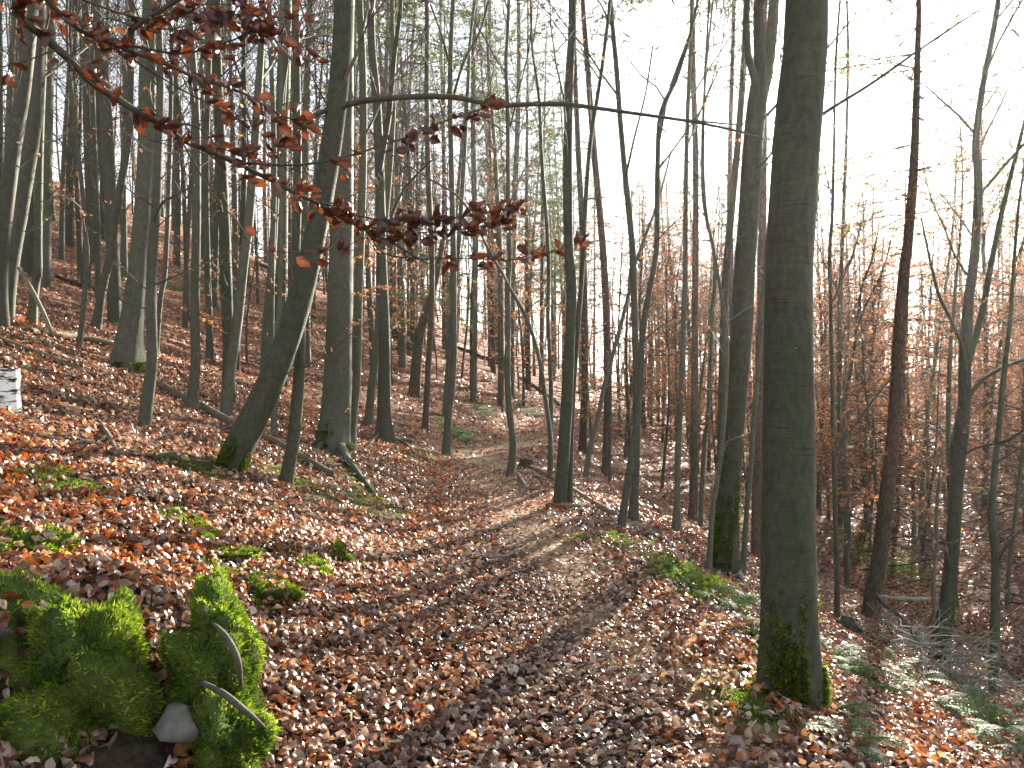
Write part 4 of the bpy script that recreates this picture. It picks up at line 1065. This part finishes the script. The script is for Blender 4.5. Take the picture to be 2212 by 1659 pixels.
MOSS_TOP = []
def mossrock(c, rad, label, seed, nbl, rough=.3, bare=None, L=.024):
    """c = world centre; blades cover the upper and outer faces"""
    c = np.asarray(c, float)
    root = thing('mossy_rock', label, 'rock', tuple(c))
    m = MB(); rock(m, (0, 0, 0), rad, seed, rough, 40, 26); obj('rock', m, M['moss_mat'], root, True)
    d = R.normal(0, 1, (nbl, 3)); d /= np.linalg.norm(d, axis=1, keepdims=True)
    d = d[d[:, 2] > -.55]
    d = d[fbm(d[:, 0] * 2.6 + seed, d[:, 1] * 2.6 + d[:, 2] * 3.1, 3) > -.52]
    k = 1 + rough * fbm(d[:, 0] * 1.7 + seed * 3.3, d[:, 1] * 1.7 + d[:, 2] * 2.1 + seed, 4)
    pos = d * k[:, None] * np.asarray(rad)
    nor = d / np.asarray(rad); nor /= np.linalg.norm(nor, axis=1, keepdims=True)
    tone = np.clip(.5 + fbm(pos[:, 0] * 9 + seed, pos[:, 1] * 9 + pos[:, 2] * 9, 3), 0, 1)
    ci = np.clip((tone * 4 + R.normal(0, .9, len(pos))), 0, 4).astype(int)
    col = np.array([(.06, .10, .014), (.11, .17, .02), (.17, .24, .025), (.25, .31, .035), (.36, .38, .06)])[ci] * R.uniform(.8, 1.2, (len(pos), 1))
    m = MB(); blades(m, pos, nor, L, .0028, col); obj('moss', m, M['moss'], root, kind='stuff')
    up = np.nonzero(nor[:, 2] > .35)[0]; up = R.choice(up, min(len(up), 8 + int(160 * rad[0] * rad[1] / .1)))
    MOSS_TOP.append((pos[up] + c, nor[up]))
    return root

def mr(vx, vy, rad, label, seed, nbl, dz=0.0, **k):
    p = gnd(vx, vy); p[2] += dz - .03; rad = (rad[0] * 1.1, rad[1] * 1.1, rad[2] * .75); k.setdefault('rough', .8)
    return mossrock(p, rad, label, seed, nbl, **k)
mossrock((-1.60, 2.88, .38), (.235, .24, .38), 'biggest bright green moss cushion in the lower left corner', 1, 26000, .75)
mossrock((-1.90, 2.96, .48), (.24, .22, .28), 'moss hump at the left edge beside the biggest cushion', 2, 13000, .7)
mossrock((-1.21, 3.14, .42), (.15, .20, .30), 'tall green moss cushion with pale roots beside the path', 3, 14000, .8)
mossrock((-1.10, 3.0, .20), (.14, .17, .20), 'low dark moss clump under the pale roots', 4, 9000, .8)
mossrock((-1.82, 2.62, .28), (.18, .18, .22), 'small moss cushion in the extreme lower left corner', 5, 8000, .7)
mr(28, 1190, (.22, .25, .22), 'mossy stone at the left edge above the biggest cushion', 6, 9000, -.02)
mr(565, 1275, (.20, .22, .14), 'flat mossy stone halfway along the left path edge', 7, 9000)
mr(722, 1200, (.10, .14, .15), 'upright dark mossy stone where the bank meets the path', 8, 6000)
mr(665, 1225, (.13, .12, .10), 'small mossy stone beside the upright dark one', 9, 4000)
mr(390, 1135, (.24, .22, .08), 'olive moss mat on the bank between fallen leaves', 10, 9000, 0)
mr(470, 1190, (.18, .16, .07), 'moss mat sloping down below the olive one', 11, 6000, 0)

def stone(vx, vy, rad, label, seed, d=None, rot=(0, 0, 0)):
    p = gnd(vx, vy) if d is None else ray(vx, vy, d)
    m = MB(); rock(m, (0, 0, 0), rad, seed, .8, 9, 6); o = obj('stone', m, M['stone'], None, False, tuple(p))
    o.data.transform(__import__('mathutils').Matrix.Translation(Vector(p))); o.rotation_euler = rot
    return tag(o, label, 'stone')
stone(385, 1565, (.085, .07, .06), 'pale angular stone in the hollow between moss cushions', 2, 2.86, (.3, .3, .4))
stone(390, 1245, (.09, .10, .035), 'flat grey stone slab among leaves on the bank', 5, None, (.2, .3, .2))
stone(612, 1300, (.07, .05, .05), 'grey stone tip below the flat mossy stone', 7, None, (.1, .5, .2))
stone(700, 1235, (.09, .06, .06), 'grey stone under the upright dark mossy stone', 9, None, (.2, .2, .9))

def rootline(pts, d, label):
    Q = np.array([[*ray(a, b_, d + dz), w / 2 / F * d] for a, b_, w, dz in pts]); c = catmull(Q, .03); o = c[0, :3].copy()
    m = MB(); tube(m, c[:, :3], c[:, 3], 10, .08, rnd.random() * 9); tag(obj('bare_root', m, M['beech'], None, True, o), label, 'root')
rootline([(440, 1335, 3, .25), (470, 1355, 9, .04), (492, 1382, 14, 0), (508, 1412, 14, 0), (516, 1440, 13, .02), (520, 1475, 9, .10), (526, 1500, 3, .25)], 2.90, 'curved grey root arching down beside the tall moss cushion')
rootline([(405, 1466, 3, .2), (440, 1477, 10, .03), (480, 1497, 14, 0), (510, 1520, 15, 0), (540, 1545, 14, .05), (565, 1566, 8, .10), (590, 1590, 3, .25)], 2.84, 'long grey root running to the path below the tall moss cushion')

mp = np.concatenate([a for a, _ in MOSS_TOP]); mn = np.concatenate([b_ for _, b_ in MOSS_TOP]); kk = fbm(mp[:, 0] * 3 + 7, mp[:, 1] * 3, 2) + .25 * (mp[:, 0] < -1.7) > .06; mp, mn = mp[kk], mn[kk]
Z = mn + R.normal(0, .35, mn.shape); Z /= np.linalg.norm(Z, axis=1, keepdims=True); X, Y, Z = axes(Z, R.uniform(0, 6.28, len(mp)))
m = MB(); inst(m, *LEAF_FINE[2], mp + mn * .025, X, Y, Z, R.uniform(.045, .075, len(mp)), PAL[R.choice(9, len(mp), p=PALP)])
lo = obj('leaves_on_moss', m, M['litter'], kind='stuff'); lo['label'] = 'fallen leaves caught on the moss cushions'; lo['category'] = 'leaves'

# ------------------------------------------------------------------ moss tufts on the ground
m = MB()
for p, r in MOSSY:
    dist = math.hypot(p[0], p[1])
    if dist > 22: continue
    nb = int(min(6000, 22000 * r * r * 8 / max(3, dist)))
    bx = p[0] + R.normal(0, r * .55, nb); by = p[1] + R.normal(0, r * .8, nb)
    kk = (fbm(bx * 5, by * 5, 3) > -.1); bx, by = bx[kk], by[kk]
    pos = np.stack([bx, by, hgt(bx, by) + .012], -1)
    blades(m, pos, gn(bx, by), .014, .002 + .0003 * dist, MOSSCOL[R.integers(0, 5, len(bx))] * R.uniform(.8, 1.4, (len(bx), 1)))
mo = obj('moss_patches', m, M['moss'], kind='stuff'); mo['label'] = 'thin moss growing through the leaves on the banks'; mo['category'] = 'moss'

# ------------------------------------------------------------------ ferns
def frond_mesh(name, L, gold=False, seed=0):
    r2 = np.random.default_rng(seed); m = MB()
    n = 17; t = np.linspace(0, 1, n)
    P = np.stack([L * t * (1 - .12 * t), .05 * L * np.sin(t * 2 + seed), L * (.62 * t - .62 * t ** 2.1)], -1)
    g = np.array([(.42, .22, .05), (.36, .16, .04)] if gold else [(.085, .16, .045), (.12, .20, .06), (.07, .13, .04)])
    tube(m, P, .004 * (1 - .7 * t), 4, col=(.2, .15, .06) if gold else (.12, .14, .05))
    T, A, B = frames(P)
    for i in range(2, n):
        for s in (-1, 1):
            w = L * .20 * (np.sin(np.pi * min(1, (t[i] * .92 + .14))) ** .8) * r2.uniform(.85, 1.1)
            side = np.array([-T[i][1], T[i][0], 0]) * s; dirv = side + T[i] * .35 + np.array([0, 0, -.12]); dirv /= np.linalg.norm(dirv)
            q0 = P[i]; kk = 6
            for a in range(kk):     # each pinna is a row of small leaflets
                f = a / kk; q = q0 + dirv * w * f; l2 = w * .20 * (1 - f * .75) + .003
                c = g[r2.integers(0, len(g))] * r2.uniform(.75, 1.25)
                for s2 in (-1, 1):
                    e = T[i] * s2 * l2 + dirv * l2 * .5
                    m.add([q, q + dirv * w / kk * 1.1, q + e + np.array([0, 0, r2.uniform(-.004, .004)])], [(0, 1, 2)] if s2 > 0 else [(0, 2, 1)], None, c)
    return m.mesh(name, M['fern'])
FR = [frond_mesh('frond', .5, False, k) for k in range(3)]; FG = [frond_mesh('frond', .45, True, 9)]

def fern(vx, vy, label, n=6, s=1.0, gold=False, group=None, d=None, up=0.0):
    p = gnd(vx, vy)
    root = thing('fern', label, 'fern', (p[0], p[1], p[2]), group)
    a0 = rnd.uniform(0, 6)
    for i in range(n):
        o = bpy.data.objects.new('frond', (FG if gold else FR)[rnd.randrange(len(FG if gold else FR))]); link(o, root)
        o.rotation_euler = (rnd.gauss(0, .15), -up + rnd.uniform(-.3, .1), a0 + i * 6.28 / n + rnd.gauss(0, .25)); k = s * rnd.uniform(.75, 1.2); o.scale = (k, k, k)
FERNS = [(1500, 1268, 'green fern left of the golden bracken', 6, .8), (1540, 1300, 'green fern at the feet of the golden bracken', 6, .8), (1470, 1262, 'pale fern clump nearest the path edge on the right', 5, .7),
         (1590, 1330, 'fern clump between golden bracken and the nearest trunk', 6, .8), (1625, 1385, 'fern touching the left side of the nearest trunk', 5, .7),
         (1800, 1430, 'first fern right of the nearest trunk', 6, .9), (1840, 1462, 'second fern right of the nearest trunk', 7, .9), (1880, 1490, 'fern with yellowing tips on the right slope', 6, .9),
         (1790, 1545, 'small fern at the right foot of the nearest trunk', 5, .6), (1835, 1612, 'blue-green fern in the leaves below the nearest trunk', 6, .7),
         (1975, 1475, 'fern under the brush heap', 5, .8), (2020, 1530, 'fern behind the crooked black branch', 6, .8), (2060, 1560, 'fern below the crooked black branch', 7, .8),
         (2110, 1530, 'fern between brush heap and right edge', 6, .9), (2150, 1575, 'big fern clump by the lower right edge', 7, 1.0), (2195, 1540, 'fern cut by the right picture edge', 6, 1.0),
         (2120, 1620, 'fern low on the right in front of the big clump', 6, .8), (2190, 1640, 'lowest fern in the lower right corner', 6, .8), (1930, 1440, 'lone fern on the leaves left of the brush heap', 5, .7),
         (1340, 1190, 'small bright fern at the foot of the wavy split stem', 4, .5), (868, 922, 'small fern on the bank beside the bare-rooted beech', 5, .8), (985, 945, 'fern tuft on the left bank by the slim beech', 6, .9),
         (1010, 955, 'lower fern tuft on the left bank before the bend', 5, .8), (1850, 1215, 'fern near the dark stem in the valley', 6, 1.2), (1940, 1235, 'fern right of the ringed spruce foot', 6, 1.2)]
for f_ in FERNS: fern(*f_)
fern(1553, 1285, 'golden bracken standing in front of the big mossy beech', 5, .75, True, up=.75)
fern(1580, 1360, 'withered rusty bracken sagging beside the path edge', 6, .7, True)

# bramble leaves by the stream slope
m = MB()
for vx, vy, r, n in ((1860, 1200, .9, 500), (1930, 1240, .8, 450), (1835, 1165, .7, 250), (1505, 1275, .35, 220), (1470, 1262, .3, 120), (1340, 1180, .18, 50), (1960, 1260, .8, 250)):
    p = gnd(vx, vy); bx = p[0] + R.normal(0, r * .5, n); by = p[1] + R.normal(0, r * .8, n)
    pos = np.stack([bx, by, hgt(bx, by) + R.uniform(.03, .35 * min(1, r + .2), n)], -1)
    Z = R.normal(0, .5, (n, 3)) + np.array([0, 0, 1.0]); Z /= np.linalg.norm(Z, axis=1, keepdims=True); X, Y, Z = axes(Z, R.uniform(0, 6.28, n))
    col = np.array([(.14, .20, .05), (.20, .25, .06), (.10, .16, .05), (.28, .27, .06)])[R.integers(0, 4, n)]
    inst(m, *LEAF_MID[0], pos, X, Y, Z, R.uniform(.05, .10, n), col)
br = obj('bramble_leaves', m, M['fern'], kind='stuff'); br['label'] = 'pale green bramble leaves on the slope above the stream'; br['category'] = 'brambles'

# ------------------------------------------------------------------ brushwood on the far bank
def brush(name, label, n, fx, L, r, seed, mats, h=.25, droop=-.05):
    W = Wood()
    for i in range(n):
        x, y_ = fx()
        z = float(hgt(x, y_)) + rnd.uniform(.02, h); a = rnd.uniform(0, 6.28); l_ = L * rnd.uniform(.4, 1.3)
        pts, dd = walk((x, y_, z), (math.cos(a), math.sin(a), rnd.uniform(-.1, .35)), l_, 5, .22, droop); rr = r * rnd.uniform(.5, 1.3)
        W.add(pts, rr, rr * .3)
        for s_ in range(rnd.randint(2, 5)):
            q, dq = sub(pts, rnd.uniform(.2, 1)); p2, _ = walk(q, side_dir(dq, rnd.uniform(.5, 1), .1), l_ * rnd.uniform(.2, .5), 4, .25, droop); W.add(p2, rr * .5, rr * .2)
    o = obj(name, W.wood_mb(), M[mats], kind='stuff'); o['label'] = label; o['category'] = 'brushwood'
def fb():
    y_ = math.sqrt(rnd.uniform(9 ** 2, 42 ** 2)); return float(xc(y_)) + rnd.uniform(8.4, 34), y_
brush('brushwood', 'tangle of dead branches strewn over the far bank', 1700, fb, 1.7, .011, 1, 'twig', .5)
brush('pale_brushwood', 'bleached dead branches over the far bank', 500, fb, 1.6, .012, 6, 'pale_wood', .4)
brush('dark_brushwood', 'dark fallen branches among the pale ones on the far bank', 500, fb, 2.4, .03, 2, 'dark_wood', .12)
def sl():
    y_ = math.sqrt(rnd.uniform(10 ** 2, 34 ** 2)); return float(xc(y_)) + rnd.uniform(2.2, 8.4), y_
brush('twig_litter', 'thin dead twigs lying on the slope above the stream', 260, sl, .9, .008, 3, 'twig', .06)
def sl2():
    y_ = math.sqrt(rnd.uniform(6 ** 2, 40 ** 2)); return float(xc(y_)) - rnd.uniform(1.6, 22), y_
brush('hillside_twigs', 'thin dead twigs lying among leaves on the left hillside', 320, sl2, .9, .008, 4, 'twig', .05)
hp = gnd(2050, 1470)
def hb(): return hp[0] + rnd.gauss(0, .45), hp[1] + rnd.gauss(0, .5)
brush('brush_heap', 'heap of pale bare twigs below the forked beech', 120, hb, .8, .010, 5, 'pale_wood', .45)

# ------------------------------------------------------------------ beech at the left whose bough hangs across the view
bt = thing('beech_tree', 'curled brown beech leaves on drooping bough across the upper left', 'tree', (-3.35, 2.35, float(hgt(-3.35, 2.35))))
bo = np.array(bt.location)
tp = np.array([[-3.35, 2.35, bo[2] - .3, .14], [-3.34, 2.35, bo[2] + .6, .12], [-3.3, 2.36, bo[2] + 2, .11], [-3.32, 2.3, 5, .10], [-3.2, 2.4, 9, .06], [-3.2, 2.4, 12, .02]])
c = catmull(tp, .15); m = MB(); tube(m, c[:, :3], c[:, 3], 16, .05, 3, .4); obj('trunk', m, M['beech'], bt, True, bo)
BL = []
def bbr(pts, d0, d1, w0, w1, start=None):
    n = len(pts); Q = []
    if start is not None: Q.append(start)
    for i, (vx, vy) in enumerate(pts):
        t = i / (n - 1); d = d0 + (d1 - d0) * t; Q.append([*ray(vx, vy, d), (w0 + (w1 - w0) * t) / 2 / F * d])
    c = catmull(np.array(Q), .04); c[:, :3] += .004 * np.stack([fbm(np.arange(len(c)) * .35 + k * 9 + n, np.full(len(c), n * 1.7), 2) for k in range(3)], -1)
    m = MB(); tube(m, c[:, :3], np.maximum(c[:, 3], .0012), 8); obj('branch', m, M['dark_twig'], bt, True, bo); BL.append(c); return c
s0 = [-3.3, 2.36, 3.35, .05]
bA = bbr([(-60, -60), (35, 28), (69, 59), (104, 90), (146, 125), (187, 167), (226, 198), (264, 222), (306, 247), (351, 271), (392, 302), (434, 319), (476, 337), (514, 354), (576, 385), (642, 420), (681, 437), (722, 462), (764, 483), (800, 503), (852, 528), (921, 569)], 2.35, 3.2, 20, 4, s0)
bB = bbr([(-30, -90), (60, -35), (100, 0), (132, 31), (174, 66), (208, 80), (257, 101), (312, 121), (347, 135), (382, 149), (417, 167), (486, 187), (538, 208), (590, 240), (640, 262), (690, 290)], 2.5, 3.0, 14, 3, [-3.3, 2.36, 3.6, .035])
bC = bbr([(500, -70), (440, -30), (385, 0), (347, 24), (312, 45), (288, 66), (271, 83), (250, 101), (222, 109), (205, 97), (212, 84)], 2.6, 2.75, 10, 7)
bbr([(250, 101), (295, 102), (330, 109), (365, 115), (399, 116), (451, 104), (503, 87), (556, 66), (608, 42), (660, 15)], 2.72, 2.9, 7, 2)
bbr([(514, 353), (556, 354), (625, 358), (694, 351), (764, 335), (828, 312), (887, 295), (939, 271), (991, 253), (1060, 229)], 2.85, 3.2, 6, 2)
bbr([(690, 440), (713, 444), (782, 469), (835, 476), (921, 476), (991, 469), (1043, 462), (1095, 452), (1120, 436)], 3.0, 3.3, 5, 1.5)
bbr([(722, 464), (748, 476), (817, 496), (869, 505), (956, 500), (1025, 493), (1088, 486)], 3.05, 3.3, 5, 1.5)
bbr([(800, 503), (815, 535), (835, 550), (887, 559), (991, 559), (1060, 561), (1130, 560), (1199, 541), (1268, 521)], 3.1, 3.4, 4, 1.2)
bbr([(368, 285), (374, 272), (399, 267), (430, 278), (451, 295), (476, 319), (530, 332), (600, 337)], 2.75, 2.9, 5, 2)
bbr([(392, 302), (427, 365), (451, 410), (486, 448), (528, 503), (556, 538), (620, 545), (700, 548), (755, 545)], 2.75, 2.9, 4, 1.5)
bbr([(146, 125), (120, 110), (60, 130), (0, 145), (-60, 150)], 2.5, 2.4, 4, 2)
bbr([(306, 247), (310, 275), (320, 300), (347, 309), (400, 320)], 2.7, 2.75, 3, 1)
bbr([(60, -35), (150, -10), (260, 30), (330, 40), (400, 18), (470, 10), (560, 20)], 2.55, 2.9, 6, 2)
bbr([(257, 101), (300, 135), (360, 175), (430, 215), (520, 262), (580, 300), (620, 330)], 2.75, 3.0, 4, 1.5)
bbr([(500, -60), (520, 0), (560, 40), (620, 80), (660, 130)], 2.75, 2.95, 5, 1.5)
bbr([(174, 66), (230, 40), (300, 60), (380, 62), (450, 45), (520, 60), (600, 90)], 2.6, 2.9, 4, 1.5)
# fine twigs off the branches
W = Wood()
for c in BL:
    L = len(c)
    for i in range(int(L * .16)):
        j = rnd.randrange(int(L * .15), L); t = c[min(j + 1, L - 1), :3] - c[max(j - 1, 0), :3]
        d = side_dir(tuple(t), rnd.uniform(.4, .9)); d = (d[0], d[1] * .5, d[2] * .7)
        l_ = rnd.uniform(.08, .35); pts, _ = walk(tuple(c[j, :3]), d, l_, 5, .18); W.add(pts, .0018, .0009)
        BL2 = pts; W.leaf(pts[-1], d, 1)
obj('twigs', W.wood_mb(4), M['dark_twig'], bt, False, bo, 'stuff')
def curled(seed):
    r2 = np.random.default_rng(seed); n = 9; xs = np.linspace(0, 1, n); w = .33 * np.sin(np.pi * np.clip(xs, .02, .98) ** .85) ** .75
    ang = np.cumsum(r2.normal(.12, .22, n)); rollk = r2.uniform(1.2, 3.4); v = []
    cx = np.cumsum(np.cos(ang)) / n; cz = np.cumsum(np.sin(ang)) / n
    for i in range(n):
        tw = r2.uniform(-.2, .2) + .8 * (xs[i] - .5) * r2.uniform(-1, 1)
        for s in (-1, -.5, 0, .5, 1):
            a = s * rollk * w[i] * 1.3 + tw; rr = w[i] / max(.4, rollk * w[i] * 1.3)
            v.append((cx[i], math.sin(a) * rr * .9, cz[i] + (1 - math.cos(a)) * rr + .03 * math.sin(xs[i] * 22) * abs(s)))
    i = np.arange(n - 1)[:, None] * 5; j = np.arange(4)[None]
    m = MB(); m.add(v, None, np.stack([i + j, i + j + 1, i + j + 6, i + j + 5], -1).reshape(-1, 4)); return m.mesh('leaf', M['branch_leaf'], True)
CL = [curled(k) for k in range(9)]
wts = np.array([1.2, 1.4, .25, 1.1, 1.5, 1.6, 1.5, .9, .7, .5, .25, .4, 1.5, 1.2, 1.2, 1.4]); wts = np.array([w * len(c) for w, c in zip(wts, BL)]); wts /= wts.sum()
for k in range(300):
    c = BL[R.choice(len(BL), p=wts)]; t = rnd.uniform(.25, 1) ** .8; j = min(int(t * (len(c) - 1)), len(c) - 2)
    d = c[j + 1, :3] - c[j, :3]; off = np.array(side_dir(tuple(d), rnd.uniform(.5, 1.2))); off[2] = off[2] * .6 - .15
    q = c[j, :3] + off * rnd.uniform(.0, .07)
    o = bpy.data.objects.new('leaf', CL[rnd.randrange(9)]); link(o, bt)
    o.location = q - bo; o.rotation_euler = (rnd.uniform(-1.2, 1.2), rnd.uniform(-.6, .9), rnd.uniform(0, 6.28) if rnd.random() < .4 else rnd.gauss(0, .7)); s = rnd.uniform(.05, .088); o.scale = (s, s * rnd.uniform(.7, 1), s)

m = MB(); tpl = LEAF_FINE[2]; N = 330; pos = []; ax = []
for k in range(N):
    c = BL[R.choice(len(BL), p=wts)]; j = min(int(rnd.uniform(.25, 1) ** .8 * (len(c) - 1)), len(c) - 2)
    d = c[j + 1, :3] - c[j, :3]; off = np.array(side_dir(tuple(d), rnd.uniform(.5, 1.2))); off[2] = off[2] * .6 - .15
    pos.append(c[j, :3] + off * rnd.uniform(.01, .1)); ax.append(off)
ax = np.array(ax) + R.normal(0, .3, (N, 3)); ax /= np.linalg.norm(ax, axis=1, keepdims=True); Y = np.cross(R.normal(0, 1, (N, 3)), ax); Y /= np.linalg.norm(Y, axis=1, keepdims=True)
inst(m, *tpl, np.array(pos), ax, Y, np.cross(ax, Y), R.uniform(.045, .075, N), np.array([(.085, .032, .018)]) * R.uniform(.6, 1.5, (N, 1)))
obj('leaves', m, M['litter'], bt, False, bo, 'stuff')

# ------------------------------------------------------------------ the nearest fallen leaves, one by one
lm = []
for k in range(6):
    m = MB(); tv, tt = leaf_tpl(5, (.5, .15, .9, -.4, .25, .7)[k], (.15, -.12, .28, .2, .05, -.2)[k], (0, .4, .1, -.5, .2, .6)[k]); m.add(tv, tt); lm.append(m)
lmat = [leaf_mat('leaf_colour', .3, .4, .55, False, tuple(p), False) for p in PAL]
LM = [[m.mesh('leaf', mm, True) for m in lm] for mm in lmat]
x = R.uniform(-2.6, 2.4, 4000); y = R.uniform(2.6, 4.2, 4000); ok = (np.abs(x) < .70 * y) & (x - xc(y) > -1.4); x, y = x[ok][:300], y[ok][:300]
z = hgt(x, y); nn = gn(x, y)
for i in range(len(x)):
    o = bpy.data.objects.new('leaf', LM[R.choice(9, p=PALP)][rnd.randrange(6)]); link(o, ground)
    q = Vector(nn[i] + R.normal(0, .35, 3)).to_track_quat('Z', 'Y'); e = q.to_euler(); e.rotate_axis('Z', rnd.uniform(0, 6.28)); o.rotation_euler = e
    s = rnd.uniform(.055, .09); o.scale = (s, s, s); o.location = (x[i], y[i], z[i] + .03)

# ------------------------------------------------------------------ thin sunlit haze in the valley air
hz = MB()
x0, x1, y0, y1, z0, z1 = -425, 525, -62, 708, float(GZ.min()) - 1.0, 62.0
hz.add([(x0, y0, z0), (x1, y0, z0), (x1, y1, z0), (x0, y1, z0), (x0, y0, z1), (x1, y0, z1), (x1, y1, z1), (x0, y1, z1)], None,
       [(0, 3, 2, 1), (4, 5, 6, 7), (0, 1, 5, 4), (1, 2, 6, 5), (2, 3, 7, 6), (3, 0, 4, 7)])
hm = bpy.data.materials.new('haze_air'); hm.use_nodes = True
hn = hm.node_tree.nodes; hn.clear()
ho = hn.new('ShaderNodeOutputMaterial'); hv = hn.new('ShaderNodeVolumePrincipled')
hv.inputs['Color'].default_value = (.95, .95, .95, 1); hv.inputs['Density'].default_value = .0003; hv.inputs['Anisotropy'].default_value = .75
hm.node_tree.links.new(hv.outputs[0], ho.inputs['Volume'])
ha = obj('haze', hz, hm, kind='stuff'); ha['label'] = 'thin bright haze in the air of the valley'; ha['category'] = 'haze'
print('ground z', GZ.min(), GZ.max())
